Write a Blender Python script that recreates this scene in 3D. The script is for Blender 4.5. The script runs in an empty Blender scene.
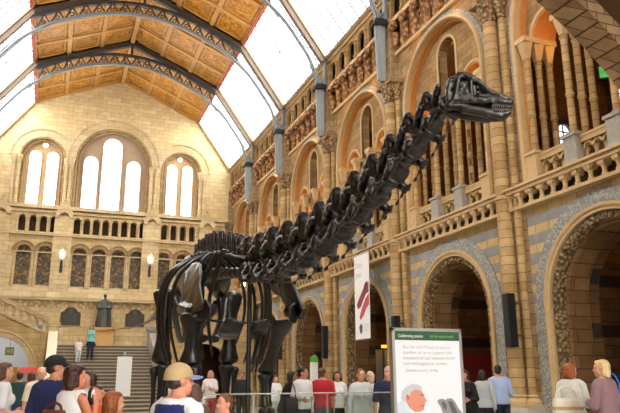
import bpy, bmesh, math, random
from math import sin, cos, pi, sqrt, atan2, radians
from mathutils import Vector, Matrix, noise
from mathutils.geometry import tessellate_polygon
random.seed(7)
SC = bpy.context.scene
COL = SC.collection
CAM = Vector((-2.96, 0.0, 1.62))

# ------------------------------------------------------------------ object helpers
def link(o, parent=None):
    COL.objects.link(o)
    if parent is not None:
        o.parent = parent
    return o

def tag(o, label=None, cat=None, group=None, kind=None):
    if label: o['label'] = label
    if cat: o['category'] = cat
    if group: o['group'] = group
    if kind: o['kind'] = kind
    return o

def empty(name, loc=(0, 0, 0), rz=0.0, parent=None):
    o = bpy.data.objects.new(name, None)
    o.empty_display_size = 0.2
    o.location = loc
    o.rotation_euler = (0, 0, rz)
    return link(o, parent)

def kids(o):
    return [c for c in list(COL.objects) if c.parent == o]

def copy_tree(o, parent=None, children=None):
    c = o.copy()
    COL.objects.link(c)
    c.parent = parent
    for ch in kids(o):
        copy_tree(ch, c)
    return c

class MB:
    """collects geometry, then becomes ONE mesh object"""
    def __init__(self):
        self.v = []; self.f = []; self.m = []
        self.cur = 0
    def add(self, vs, fs):
        n = len(self.v)
        self.v += [tuple(p) for p in vs]
        self.f += [tuple(i + n for i in f) for f in fs]
        self.m += [self.cur] * len(fs)
        return self
    def box(self, x0, x1, y0, y1, z0, z1):
        vs = [(x, y, z) for z in (z0, z1) for y in (y0, y1) for x in (x0, x1)]
        return self.add(vs, [(0, 2, 3, 1), (4, 5, 7, 6), (0, 1, 5, 4), (2, 6, 7, 3), (0, 4, 6, 2), (1, 3, 7, 5)])
    def taper(self, x0, x1, y0, y1, z0, X0, X1, Y0, Y1, z1):
        vs = [(x0, y0, z0), (x1, y0, z0), (x0, y1, z0), (x1, y1, z0), (X0, Y0, z1), (X1, Y0, z1), (X0, Y1, z1), (X1, Y1, z1)]
        return self.add(vs, [(0, 2, 3, 1), (4, 5, 7, 6), (0, 1, 5, 4), (2, 6, 7, 3), (0, 4, 6, 2), (1, 3, 7, 5)])
    def lathe(self, prof, c=(0, 0), n=14, wob=0.0, k=0):
        vs = []; fs = []
        for (r, z) in prof:
            for i in range(n):
                a = 2 * pi * i / n
                rr = r * (1 + wob * cos(k * a)) if k else r
                vs.append((c[0] + rr * cos(a), c[1] + rr * sin(a), z))
        L = len(prof)
        for j in range(L - 1):
            for i in range(n):
                fs.append((j * n + i, j * n + (i + 1) % n, (j + 1) * n + (i + 1) % n, (j + 1) * n + i))
        fs.append(tuple(range(n - 1, -1, -1)))
        fs.append(tuple((L - 1) * n + i for i in range(n)))
        return self.add(vs, fs)
    def loft(self, rings, caps=True):
        n = len(rings[0]); vs = []; fs = []
        for r in rings: vs += [tuple(p) for p in r]
        for j in range(len(rings) - 1):
            for i in range(n):
                fs.append((j * n + i, j * n + (i + 1) % n, (j + 1) * n + (i + 1) % n, (j + 1) * n + i))
        if caps:
            fs.append(tuple(range(n - 1, -1, -1)))
            fs.append(tuple((len(rings) - 1) * n + i for i in range(n)))
        return self.add(vs, fs)
    def tube(self, pts, rad, n=8, flat=1.0, up=(0, 0, 1), caps=True):
        pts = [Vector(p) for p in pts]
        if not isinstance(rad, (list, tuple)): rad = [rad] * len(pts)
        rings = []
        upv = Vector(up)
        for i, p in enumerate(pts):
            t = (pts[min(i + 1, len(pts) - 1)] - pts[max(i - 1, 0)]).normalized()
            s = t.cross(upv)
            if s.length < 1e-3: s = t.cross(Vector((1, 0, 0)))
            s.normalize(); u = s.cross(t).normalized()
            rings.append([p + s * (cos(2 * pi * k / n) * rad[i]) + u * (sin(2 * pi * k / n) * rad[i] * flat) for k in range(n)])
        return self.loft(rings, caps)
    def capsule(self, a, b, ra, rb, n=10):
        """closed tapered limb with round ends"""
        a = Vector(a); b = Vector(b); d = b - a
        if d.length < 1e-6: return self.ball(a, (ra, ra, ra))
        t = d.normalized()
        pts = [a - t * ra * .98, a - t * ra * .8, a - t * ra * .45, a, b, b + t * rb * .45, b + t * rb * .8, b + t * rb * .98]
        rr = [ra * .18, ra * .6, ra * .89, ra, rb, rb * .89, rb * .6, rb * .18]
        return self.tube(pts, rr, n)
    def ball(self, c, r, n=12, m=8, rot=None):
        c = Vector(c); 
        if not isinstance(r, (list, tuple)): r = (r, r, r)
        vs = []; fs = []
        for j in range(1, m):
            th = pi * j / m
            for i in range(n):
                a = 2 * pi * i / n
                p = Vector((r[0] * sin(th) * cos(a), r[1] * sin(th) * sin(a), r[2] * cos(th)))
                if rot is not None: p = rot @ p
                vs.append(c + p)
        top = Vector((0, 0, r[2])); bot = Vector((0, 0, -r[2]))
        if rot is not None: top = rot @ top; bot = rot @ bot
        vs.append(c + top); vs.append(c + bot)
        T = (m - 1) * n; Bq = T + 1
        for j in range(m - 2):
            for i in range(n):
                fs.append((j * n + i, (j + 1) * n + i, (j + 1) * n + (i + 1) % n, j * n + (i + 1) % n))
        for i in range(n):
            fs.append((T, i, (i + 1) % n))
            fs.append((Bq, (m - 2) * n + (i + 1) % n, (m - 2) * n + i))
        return self.add(vs, fs)
    # --- wall pieces given in (u, d, v): u along wall, d depth into wall, v up
    def panel(self, mp, outer, holes, d0, d1):
        loops = [outer] + list(holes)
        flat = [p for L in loops for p in L]
        tris = tessellate_polygon([[Vector((p[0], p[1], 0)) for p in L] for L in loops])
        n = len(flat)
        vs = [mp(p[0], d0, p[1]) for p in flat] + [mp(p[0], d1, p[1]) for p in flat]
        fs = [tuple(t) for t in tris] + [tuple(i + n for i in reversed(t)) for t in tris]
        o = 0
        for L in loops:
            k = len(L)
            for i in range(k):
                a = o + i; b = o + (i + 1) % k
                fs.append((a, b, b + n, a + n))
            o += k
        return self.add(vs, fs)
    def archring(self, mp, uc, zs, z0, r0, r1, d0, d1, seg=28):
        """arched moulding with straight jambs down to z0; r0 inner, r1 outer"""
        sec = []
        if z0 < zs - 1e-6:
            sec.append((uc + r0, uc + r1, z0, z0))
        for i in range(seg + 1):
            a = pi * i / seg
            sec.append((uc + r0 * cos(a), uc + r1 * cos(a), zs + r0 * sin(a), zs + r1 * sin(a)))
        if z0 < zs - 1e-6:
            sec.append((uc - r0, uc - r1, z0, z0))
        rings = [[mp(s[0], d0, s[2]), mp(s[1], d0, s[3]), mp(s[1], d1, s[3]), mp(s[0], d1, s[2])] for s in sec]
        return self.loft(rings)
    def archroll(self, mp, uc, zs, z0, r, d, rad, seg=28, n=8):
        path = []
        if z0 < zs - 1e-6: path.append((uc + r, z0, 1, 0))
        for i in range(seg + 1):
            a = pi * i / seg
            path.append((uc + r * cos(a), zs + r * sin(a), cos(a), sin(a)))
        if z0 < zs - 1e-6: path.append((uc - r, z0, -1, 0))
        rings = [[mp(u + cu * rad * cos(2 * pi * k / n), d + rad * sin(2 * pi * k / n), z + cz * rad * cos(2 * pi * k / n)) for k in range(n)] for (u, z, cu, cz) in path]
        return self.loft(rings)
    def build(self, name, mats, parent=None, loc=None, smooth=35, recalc=True):
        me = bpy.data.meshes.new(name)
        me.from_pydata(self.v, [], self.f)
        if not isinstance(mats, (list, tuple)): mats = [mats]
        for m in mats: me.materials.append(m)
        if len(mats) > 1:
            me.polygons.foreach_set('material_index', self.m)
        if recalc:
            bm = bmesh.new(); bm.from_mesh(me)
            bmesh.ops.recalc_face_normals(bm, faces=bm.faces)
            bm.to_mesh(me); bm.free()
        if smooth:
            me.polygons.foreach_set('use_smooth', [True] * len(me.polygons))
            me.set_sharp_from_angle(angle=radians(smooth))
        me.update()
        o = bpy.data.objects.new(name, me)
        if loc is not None: o.location = loc
        return link(o, parent)

def archpoly(uc, w, z0, zs, n=14):
    """outline of a round-headed opening: half width w"""
    p = [(uc - w, z0), (uc + w, z0)]
    p += [(uc + w * cos(pi * i / n), zs + w * sin(pi * i / n)) for i in range(n + 1)]
    return p

def circpoly(uc, zc, r, n=18):
    return [(uc + r * cos(2 * pi * i / n), zc + r * sin(2 * pi * i / n)) for i in range(n)]

def remeshed(mb, name, mats, parent, voxel, smooth_it=2, disp=None):
    """fuse the overlapping closed pieces of mb into one continuous surface"""
    o = mb.build(name, mats, parent, recalc=True, smooth=0)
    r = o.modifiers.new('fuse', 'REMESH'); r.mode = 'VOXEL'; r.voxel_size = voxel
    if smooth_it:
        s = o.modifiers.new('soft', 'SMOOTH'); s.factor = .5; s.iterations = smooth_it
    dg = bpy.context.evaluated_depsgraph_get()
    me = bpy.data.meshes.new_from_object(o.evaluated_get(dg))
    old = o.data
    o.modifiers.clear()
    o.data = me
    bpy.data.meshes.remove(old)
    me.name = name
    if disp: 
        for v in me.vertices:
            v.co += v.normal * disp(v.co)
    me.polygons.foreach_set('use_smooth', [True] * len(me.polygons))
    me.materials.clear()
    for m in (mats if isinstance(mats, (list, tuple)) else [mats]): me.materials.append(m)
    return o

# ------------------------------------------------------------------ materials
def lin(h):
    h = h.lstrip('#'); c = [int(h[i:i + 2], 16) / 255 for i in (0, 2, 4)]
    return tuple(x / 12.92 if x < .04045 else ((x + .055) / 1.055) ** 2.4 for x in c) + (1,)

def newmat(name):
    m = bpy.data.materials.new(name); m.use_nodes = True
    nt = m.node_tree; b = nt.nodes['Principled BSDF']
    return m, nt, b

def plain(name, col, rough=.6, metal=0.0, var=.12, scale=6.0, bump=0.0, spec=.5, coat=0.0, emit=None, es=1.0):
    m, nt, b = newmat(name)
    c = lin(col) if isinstance(col, str) else col
    g = nt.nodes.new('ShaderNodeNewGeometry')
    nz = nt.nodes.new('ShaderNodeTexNoise'); nz.inputs['Scale'].default_value = scale; nz.inputs['Detail'].default_value = 4
    nt.links.new(g.outputs['Position'], nz.inputs['Vector'])
    mx = nt.nodes.new('ShaderNodeMix'); mx.data_type = 'RGBA'
    mx.inputs['A'].default_value = tuple(max(0, x * (1 - var)) for x in c[:3]) + (1,)
    mx.inputs['B'].default_value = tuple(min(1, x * (1 + var)) for x in c[:3]) + (1,)
    nt.links.new(nz.outputs['Fac'], mx.inputs['Factor'])
    nt.links.new(mx.outputs['Result'], b.inputs['Base Color'])
    b.inputs['Roughness'].default_value = rough; b.inputs['Metallic'].default_value = metal
    b.inputs['Specular IOR Level'].default_value = spec
    b.inputs['Coat Weight'].default_value = coat
    if bump:
        bp = nt.nodes.new('ShaderNodeBump'); bp.inputs['Strength'].default_value = bump; bp.inputs['Distance'].default_value = .02
        nt.links.new(nz.outputs['Fac'], bp.inputs['Height']); nt.links.new(bp.outputs['Normal'], b.inputs['Normal'])
    if emit:
        b.inputs['Emission Color'].default_value = lin(emit); b.inputs['Emission Strength'].default_value = es
    return m

def stone(name, c1, c2, mortar, plane='YZ', row=.3, wid=.62, stripes=None, per=.9, duty=.5, msize=.012, rough=.8, weather=.35):
    """coursed terracotta blocks laid in the given plane; stripes = colour of alternating grey courses"""
    m, nt, b = newmat(name); N = nt.nodes; L = nt.links
    g = N.new('ShaderNodeNewGeometry'); sx = N.new('ShaderNodeSeparateXYZ'); L.new(g.outputs['Position'], sx.inputs[0])
    cb = N.new('ShaderNodeCombineXYZ')
    if plane == 'YZ': L.new(sx.outputs['Y'], cb.inputs[0]); L.new(sx.outputs['Z'], cb.inputs[1])
    elif plane == 'XZ': L.new(sx.outputs['X'], cb.inputs[0]); L.new(sx.outputs['Z'], cb.inputs[1])
    elif plane == 'XY': L.new(sx.outputs['X'], cb.inputs[0]); L.new(sx.outputs['Y'], cb.inputs[1])
    else:
        ad = N.new('ShaderNodeMath'); L.new(sx.outputs['X'], ad.inputs[0]); L.new(sx.outputs['Y'], ad.inputs[1])
        L.new(ad.outputs[0], cb.inputs[0]); L.new(sx.outputs['Z'], cb.inputs[1])
    br = N.new('ShaderNodeTexBrick'); L.new(cb.outputs[0], br.inputs['Vector'])
    br.inputs['Scale'].default_value = 1; br.inputs['Brick Width'].default_value = wid; br.inputs['Row Height'].default_value = row
    br.inputs['Mortar Size'].default_value = msize; br.inputs['Mortar Smooth'].default_value = .3
    br.inputs['Color1'].default_value = lin(c1); br.inputs['Color2'].default_value = lin(c2); br.inputs['Mortar'].default_value = lin(mortar)
    col = br.outputs['Color']
    if stripes:
        fr = N.new('ShaderNodeMath'); fr.operation = 'FRACT'; dv = N.new('ShaderNodeMath'); dv.operation = 'DIVIDE'
        L.new(sx.outputs['Z'], dv.inputs[0]); dv.inputs[1].default_value = per; L.new(dv.outputs[0], fr.inputs[0])
        lt = N.new('ShaderNodeMath'); lt.operation = 'LESS_THAN'; L.new(fr.outputs[0], lt.inputs[0]); lt.inputs[1].default_value = duty
        mx = N.new('ShaderNodeMix'); mx.data_type = 'RGBA'; L.new(lt.outputs[0], mx.inputs['Factor']); L.new(col, mx.inputs['A']); mx.inputs['B'].default_value = lin(stripes)
        col = mx.outputs['Result']
    nz = N.new('ShaderNodeTexNoise'); nz.inputs['Scale'].default_value = 2.6; nz.inputs['Detail'].default_value = 6; nz.inputs['Roughness'].default_value = .65
    L.new(g.outputs['Position'], nz.inputs['Vector'])
    rp = N.new('ShaderNodeMapRange'); L.new(nz.outputs['Fac'], rp.inputs[0]); rp.inputs[1].default_value = .25; rp.inputs[2].default_value = .75
    rp.inputs[3].default_value = 1 - weather; rp.inputs[4].default_value = 1.08
    ml = N.new('ShaderNodeMix'); ml.data_type = 'RGBA'; ml.blend_type = 'MULTIPLY'; ml.inputs['Factor'].default_value = 1
    L.new(col, ml.inputs['A']); L.new(rp.outputs[0], ml.inputs['B'])
    L.new(ml.outputs['Result'], b.inputs['Base Color'])
    b.inputs['Roughness'].default_value = rough; b.inputs['Specular IOR Level'].default_value = .3
    bp = N.new('ShaderNodeBump'); bp.inputs['Strength'].default_value = .5; bp.inputs['Distance'].default_value = .03
    s = N.new('ShaderNodeMath'); s.operation = 'SUBTRACT'; L.new(nz.outputs['Fac'], s.inputs[0]); L.new(br.outputs['Fac'], s.inputs[1])
    L.new(s.outputs[0], bp.inputs['Height']); L.new(bp.outputs['Normal'], b.inputs['Normal'])
    return m

def carved(name, dark, light, scale=9.0, bump=1.0):
    """relief-carved terracotta"""
    m, nt, b = newmat(name); N = nt.nodes; L = nt.links
    g = N.new('ShaderNodeNewGeometry')
    vo = N.new('ShaderNodeTexVoronoi'); vo.inputs['Scale'].default_value = scale; L.new(g.outputs['Position'], vo.inputs['Vector'])
    cr = N.new('ShaderNodeValToRGB'); cr.color_ramp.elements[0].color = lin(light); cr.color_ramp.elements[1].color = lin(dark)
    cr.color_ramp.elements[0].position = .15; cr.color_ramp.elements[1].position = .62
    L.new(vo.outputs['Distance'], cr.inputs[0]); L.new(cr.outputs[0], b.inputs['Base Color'])
    bp = N.new('ShaderNodeBump'); bp.inputs['Strength'].default_value = bump; bp.inputs['Distance'].default_value = .06; bp.invert = True
    L.new(vo.outputs['Distance'], bp.inputs['Height']); L.new(bp.outputs['Normal'], b.inputs['Normal'])
    b.inputs['Roughness'].default_value = .8
    return m

BUFF1, BUFF2, BUFFM = '#bd9a68', '#9f7d50', '#775f40'
M = {}
M['wall'] = stone('buff_terracotta_wall', BUFF1, BUFF2, BUFFM, 'YZ', row=.2, wid=.5, msize=.007)
M['spandrel'] = stone('striped_spandrel', '#d8bf8c', '#c9ac78', '#94805c', 'YZ', row=.24, wid=.5, stripes='#9a9a96', per=.48, duty=.5)
M['pier'] = stone('pier_blocks', '#b69a72', '#987b56', '#64523c', 'DZ', row=.26, wid=.7, msize=.01)
M['shaft'] = stone('banded_shaft', '#d0b07c', '#b08d5c', '#755d40', 'DZ', row=.23, wid=7.0, msize=.009)
M['end'] = stone('cream_end_wall', '#ead5a6', '#dcc08c', '#b59a6c', 'XZ', row=.28, wid=.6, msize=.01, weather=.2)
M['endtrim'] = stone('cream_trim', '#e2cda2', '#d0b688', '#ab9468', 'XZ', row=.4, wid=.8, msize=.01, weather=.2)
M['endring'] = stone('brown_shade_arch_stone', '#b89c70', '#a3855a', '#7d6646', 'XZ', row=.3, wid=.5, msize=.01, weather=.2)  # darker brown paints shadow contrast into the recessed window rings
M['endgable'] = stone('gable_shade_brick', '#8e6c40', '#74552f', '#5d452a', 'XZ', row=.22, wid=.5, weather=.4)  # unused; brown painted to stand for shade high on the gable
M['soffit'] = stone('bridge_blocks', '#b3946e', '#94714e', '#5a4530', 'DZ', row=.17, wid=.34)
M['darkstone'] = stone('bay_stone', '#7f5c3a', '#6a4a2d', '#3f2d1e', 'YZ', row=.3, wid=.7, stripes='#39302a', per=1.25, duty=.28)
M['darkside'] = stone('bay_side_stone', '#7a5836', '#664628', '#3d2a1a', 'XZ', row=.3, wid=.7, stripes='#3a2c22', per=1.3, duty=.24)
M['reveal'] = stone('arch_reveal_stone', '#94704a', '#7d5a38', '#4d3826', 'XZ', row=.3, wid=.8)
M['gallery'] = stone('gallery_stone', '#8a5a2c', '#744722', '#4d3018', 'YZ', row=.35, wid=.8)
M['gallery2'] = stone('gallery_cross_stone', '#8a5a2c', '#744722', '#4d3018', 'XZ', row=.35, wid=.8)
M['grey'] = carved('grey_patterned_band', '#8e8f8d', '#bdb9ab', 15.0, .4)
M['greyblock'] = plain('blue_grey_terracotta', '#a39f95', .8, var=.2, scale=8, bump=.2)
M['cream'] = plain('cream_moulding', '#c9ab7c', .75, var=.18, scale=5, bump=.25)
M['carve'] = carved('carved_band', '#64502f', '#bda074', 11.0, 1.0)
M['friez'] = carved('carved_frieze', '#7d5530', '#d2a06a', 6.0, 1.0)
M['capital'] = carved('carved_capital', '#6f5638', '#c3a272', 10.0, 1.0)
M['orange'] = plain('orange_glow_terracotta', '#d08a44', .75, var=.2, scale=7, bump=.2)  # orange of the uplight glow put into the reveal colour
M['floor'] = stone('pale_floor', '#c9bfae', '#bcb09c', '#a09684', 'XY', row=.6, wid=.6, rough=.35)
M['iron'] = plain('grey_blue_iron', '#7f888c', .45, .25, var=.15, scale=4)
M['post'] = plain('pale_grey_iron', '#9aa3a6', .45, .2, var=.12, scale=4)
M['irondark'] = plain('dark_iron', '#4a4542', .5, .3, var=.2, scale=5)
M['black'] = plain('black_plastic', '#141517', .45, var=.1)
M['wood'] = plain('roof_timber', '#cf9f5c', .6, var=.22, scale=3)
M['woodred'] = plain('red_timber_rail', '#9c4a35', .6, var=.15, scale=3)
M['white'] = plain('white_enamel', '#eeeeea', .5, var=.03)
M['bronze'] = plain('dark_bronze', '#565a58', .4, .45, var=.25, scale=9, bump=.2)
M['plaque'] = plain('dark_bronze_plaque', '#4c463e', .5, .4, var=.3, scale=12, bump=.4)
M['deep'] = plain('recess_shade_dark', '#1a1511', .9, var=.2)  # near-black stands in for shade behind the clerestory arches
M['litpane'] = plain('daylit_pane', '#dfe8f2', .3, var=.03, emit='#e8f2ff', es=2.2)
M['shade'] = plain('recess_shade_brown', '#5a4631', .9, var=.2)  # dark brown puts the shade of the recesses into the colour
M['steel'] = plain('brushed_steel', '#b9bcbe', .35, .8, var=.05)

def painted_panels():
    """gilded ceiling panels with painted plants: warm ochre ground with darker leaf mottling"""
    m, nt, b = newmat('painted_ceiling_panel'); N = nt.nodes; L = nt.links
    g = N.new('ShaderNodeNewGeometry')
    n1 = N.new('ShaderNodeTexNoise'); n1.inputs['Scale'].default_value = 4.5; n1.inputs['Detail'].default_value = 8; n1.inputs['Distortion'].default_value = 1.5
    L.new(g.outputs['Position'], n1.inputs['Vector'])
    cr = N.new('ShaderNodeValToRGB'); e = cr.color_ramp.elements
    e[0].position = .38; e[0].color = lin('#94682a'); e[1].position = .62; e[1].color = lin('#dfa53a')
    e2 = e.new(.5); e2.color = lin('#bd8028')
    L.new(n1.outputs['Fac'], cr.inputs[0]); L.new(cr.outputs[0], b.inputs['Base Color'])
    b.inputs['Roughness'].default_value = .5
    return m
M['panel'] = painted_panels()

def skyglass(name, tint=(1, 1, 1, 1), diff=.15):
    m = bpy.data.materials.new(name); m.use_nodes = True; nt = m.node_tree; nt.nodes.clear()
    o = nt.nodes.new('ShaderNodeOutputMaterial'); t = nt.nodes.new('ShaderNodeBsdfTransparent'); t.inputs[0].default_value = tint
    d = nt.nodes.new('ShaderNodeBsdfTranslucent'); d.inputs[0].default_value = (.9, .92, .95, 1)
    mx = nt.nodes.new('ShaderNodeMixShader'); mx.inputs[0].default_value = diff
    nt.links.new(t.outputs[0], mx.inputs[1]); nt.links.new(d.outputs[0], mx.inputs[2]); nt.links.new(mx.outputs[0], o.inputs[0])
    return m
M['skyglass'] = skyglass('frosted_skylight_glass')
def clearglass():
    m = bpy.data.materials.new('barrier_glass'); m.use_nodes = True; nt = m.node_tree; nt.nodes.clear()
    o = nt.nodes.new('ShaderNodeOutputMaterial'); t = nt.nodes.new('ShaderNodeBsdfTransparent'); t.inputs[0].default_value = (.86, .93, .9, 1)
    gl = nt.nodes.new('ShaderNodeBsdfGlossy'); gl.inputs['Roughness'].default_value = .03
    fr = nt.nodes.new('ShaderNodeFresnel'); fr.inputs[0].default_value = 1.5
    mx = nt.nodes.new('ShaderNodeMixShader')
    nt.links.new(fr.outputs[0], mx.inputs[0]); nt.links.new(t.outputs[0], mx.inputs[1]); nt.links.new(gl.outputs[0], mx.inputs[2]); nt.links.new(mx.outputs[0], o.inputs[0])
    return m
M['glass'] = clearglass()
def stained():
    m, nt, b = newmat('leaded_stained_glass'); N = nt.nodes; L = nt.links
    g = N.new('ShaderNodeNewGeometry'); vo = N.new('ShaderNodeTexVoronoi'); vo.inputs['Scale'].default_value = 8
    L.new(g.outputs['Position'], vo.inputs['Vector'])
    cr = N.new('ShaderNodeValToRGB'); e = cr.color_ramp.elements
    e[0].position = .1; e[0].color = lin('#3f372a'); e[1].position = .95; e[1].color = lin('#b08844')
    q = e.new(.45); q.color = lin('#57503c'); q = e.new(.7); q.color = lin('#7d5a34'); 
    sp = N.new('ShaderNodeSeparateColor'); L.new(vo.outputs['Color'], sp.inputs[0]); L.new(sp.outputs[0], cr.inputs[0])
    L.new(cr.outputs[0], b.inputs['Base Color']); b.inputs['Roughness'].default_value = .25
    return m
M['stained'] = stained()
# ------------------------------------------------------------------ hall geometry
FZ = .10             # floor level
WX = 7.95            # face of the arcade wall
PY = [7.84 + 6 * i for i in range(7)]          # piers
BAYS = [10.84 + 6 * i for i in range(6)]       # bay centres
YE = 43.84           # end wall
def mpR(u, d, v): return (d, u, v)
def mpE(u, d, v): return (u, d, v)
ORD = ['nearest the entrance', 'second from the entrance', 'third from the entrance', 'fourth from the entrance', 'fifth from the entrance', 'sixth from the entrance', 'beside the staircase wall']
def struct(o, label, cat=None):
    return tag(o, label, cat, None, 'structure')

fl = MB().box(-9, 14, -6.5, 46, -.3, FZ).build('floor', M['floor'])
struct(fl, 'pale stone floor of the great hall', 'floor')

# ---- right wall: one Empty carrying every fixed piece of the arcade
wr = empty('wall_right')
struct(wr, 'two-storey arcaded buff terracotta wall along the right side of the hall', 'wall')
MB().box(WX, 14.2, -6.5, PY[0] - 3.0, 0, 16).build('wall_end_block', M['wall'], wr)
R1, ZS1 = 1.98, 3.3       # ground arch
R2, ZS2 = 2.24, 10.55      # gallery arch
def first_copy(store, key, maker):
    pass
bay_parts = []
def bay_mesh():
    P = []
    def add(name, mb, mats, smooth=35):
        o = mb.build(name, mats, wr, smooth=smooth); P.append(o); return o
    # ground storey wall with its arch
    mb = MB().panel(mpR, [(-3, 0), (3, 0), (3, 5.78), (-3, 5.78)], [archpoly(0, R1, .02, ZS1, 28)], WX, WX + .55)
    add('spandrel_wall', mb, M['spandrel'])
    mb = MB(); mb.archring(mpR, 0, ZS1, 0, R1, R1 + .36, WX - .03, WX + .1, 36); add('grey_arch_band', mb, M['grey'])
    mb = MB(); mb.archring(mpR, 0, ZS1, 0, R1 - .16, R1, WX - .06, WX + .5, 36); mb.archroll(mpR, 0, ZS1, 0, R1 - .04, WX - .06, .055, 36); add('arch_moulding', mb, M['cream'])
    mb = MB(); mb.archring(mpR, 0, ZS1, 0, R1 - .34, R1 - .18, WX + .02, WX + .5, 36)
    for i in range(30):
        a = pi * (i + .5) / 30; rr = R1 - .26
        mb.ball((WX + .02, rr * cos(a), ZS1 + rr * sin(a)), (.06, .07, .07), 6, 5)
    for s in (-1, 1):
        for k in range(16): mb.ball((WX + .02, s * (R1 - .26), .15 + k * .2), (.06, .07, .07), 6, 5)
    add('carved_arch_band', mb, M['carve'])
    mb = MB(); mb.archring(mpR, 0, ZS1, 0, R1 - .4, R1 - .32, WX + .3, WX + .95, 36); mb.archroll(mpR, 0, ZS1, 0, R1 - .37, WX + .3, .05, 36)
    add('arch_soffit', mb, M['reveal'])
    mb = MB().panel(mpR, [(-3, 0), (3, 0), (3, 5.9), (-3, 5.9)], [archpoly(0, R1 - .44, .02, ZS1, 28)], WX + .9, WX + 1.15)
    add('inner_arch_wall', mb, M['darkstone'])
    # string course and corbel table under the gallery
    mb = MB(); mb.box(WX - .3, WX + .3, -3, 3, 6.14, 6.24); mb.box(WX - .36, WX + .3, -3, 3, 6.24, 6.3); mb.box(WX - .24, WX + .2, -3, 3, 5.72, 5.8)
    add('string_course', mb, M['cream'], 30)
    add('corbel_shade_back', MB().box(WX + .0, WX + .2, -3, 3, 5.8, 6.14), M['shade'])  # backing painted dark as the shade between the corbels
    mb = MB()
    n = 15
    for i in range(n):
        u = -3 + 6 * (i + .5) / n
        mb.lathe([(.075, 5.8), (.075, 5.85), (.05, 5.88), (.055, 5.98), (.08, 6.02), (.08, 6.05)], (WX - .17, u), 8)
        mb.box(WX - .27, WX - .05, u - .085, u + .085, 6.04, 6.15)
        mb.archring(mpR, u + .2, 6.02, 6.02, .115, .2, WX - .24, WX - .05, 8)
    add('corbel_table', mb, M['cream'])
    # gallery storey: wall plane, great arch, three-light screen
    mb = MB().panel(mpR, [(-3, 6.2), (3, 6.2), (3, 13.12), (-3, 13.12)], [archpoly(0, R2, 6.24, ZS2, 28)], WX, WX + .4)
    add('gallery_wall', mb, M['wall'])
    mb = MB(); mb.archring(mpR, 0, ZS2, 9.0, R2 + .12, R2 + .26, WX - .03, WX + .1, 36); add('grey_arch_hood', mb, M['grey'])
    mb = MB(); mb.archring(mpR, 0, ZS2, 6.3, R2 - .02, R2 + .12, WX - .07, WX + .2, 36); mb.archroll(mpR, 0, ZS2, 6.3, R2 + .04, WX - .07, .06, 36); add('gallery_arch_moulding', mb, M['cream'])
    mb = MB(); mb.archring(mpR, 0, ZS2, 6.3, R2 - .08, R2, WX + .1, WX + .36, 36); add('glow_tinted_arch_reveal', mb, M['orange'])  # reveal coloured orange to carry the uplight glow
    CW, CZ, SW, SC_, KZ = .5, 11.9, .58, 1.36, 10.3
    o = [(-R2 + .05, KZ), (-SC_ - SW, KZ)] + [(-SC_ - SW * cos(pi * i / 12), KZ + SW * sin(pi * i / 12)) for i in range(1, 12)] + [(-SC_ + SW, KZ), (-CW, KZ)]
    o += [(-CW * cos(pi * i / 12), CZ + CW * sin(pi * i / 12)) for i in range(13)] + [(CW, KZ), (SC_ - SW, KZ)]
    o += [(SC_ - SW * cos(pi * i / 12), KZ + SW * sin(pi * i / 12)) for i in range(1, 12)] + [(SC_ + SW, KZ), (R2 - .05, KZ)]
    o += [((R2 - .05) * cos(pi * i / 28), ZS2 + (R2 - .05) * sin(pi * i / 28)) for i in range(29)]
    mb = MB().panel(mpR, o, [], WX + .3, WX + .62); add('gallery_screen', mb, M['wall'])
    for s in (-1, 0, 1):
        mb = MB()
        if s == 0: mb.archring(mpR, 0, CZ, KZ, CW, CW + .09, WX + .26, WX + .35, 16)
        else: mb.archring(mpR, s * SC_, KZ, KZ, SW, SW + .1, WX + .26, WX + .35, 16)
        add('light_hood', mb, M['cream'])
    for s in (-1, 1):
        mb = MB(); mb.archring(mpR, s * SC_, KZ, KZ, SW - .06, SW + .02, WX + .29, WX + 1.0, 16); add('glow_tinted_light_reveal', mb, M['orange'])  # uplight glow painted into these small reveals too
    # column clusters: three deep
    for u in (-2.04, -.66, .66, 2.04):
        mb = MB()
        for k in range(3):
            x = WX + .12 + .36 * k
            mb.lathe([(.125, 7.12), (.125, 7.2), (.085, 7.26), (.085, 8.1), (.105, 8.12), (.105, 8.18), (.085, 8.2), (.085, 9.6), (.11, 9.62), (.11, 9.68), (.085, 9.72)], (x, u), 10)
        add('colonnette_cluster', mb, M['shaft'])
        mb = MB()
        for k in range(3):
            mb.lathe([(.1, 9.72), (.13, 9.84), (.19, 10.1), (.2, 10.15)], (WX + .12 + .36 * k, u), 10, .07, 5)
        mb.box(WX - .08, WX + .98, u - .2, u + .2, 10.15, 10.3)
        add('cluster_capital', mb, M['cream'])
    # frieze of carved heads, then the small clerestory arcade and cornice
    mb = MB(); mb.box(WX - .02, WX + .4, -3, 3, 13.1, 14.35)
    for i in range(8):
        u = -2.62 + 5.24 * i / 7
        mb.tube([(WX - .02, u, 13.2), (WX - .1, u, 13.35), (WX - .08, u, 13.6), (WX - .16, u, 13.85), (WX - .22, u, 14.1), (WX - .14, u, 14.3)], [.08, .13, .13, .16, .2, .15], 8)
        mb.ball((WX - .24, u, 14.02), (.12, .12, .14), 8, 6)
    add('carved_frieze', mb, M['friez'])
    mb = MB(); mb.box(WX - .12, WX + .3, -3, 3, 13.02, 13.14); mb.box(WX - .2, WX + .4, -3, 3, 14.33, 14.48); add('upper_string', mb, M['cream'], 30)
    holes = [archpoly(-2.5 + i, .3, 14.62, 15.2, 10) for i in range(6)]
    mb = MB().panel(mpR, [(-3, 14.5), (3, 14.5), (3, 15.65), (-3, 15.65)], holes, WX - .12, WX + .0)
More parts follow.
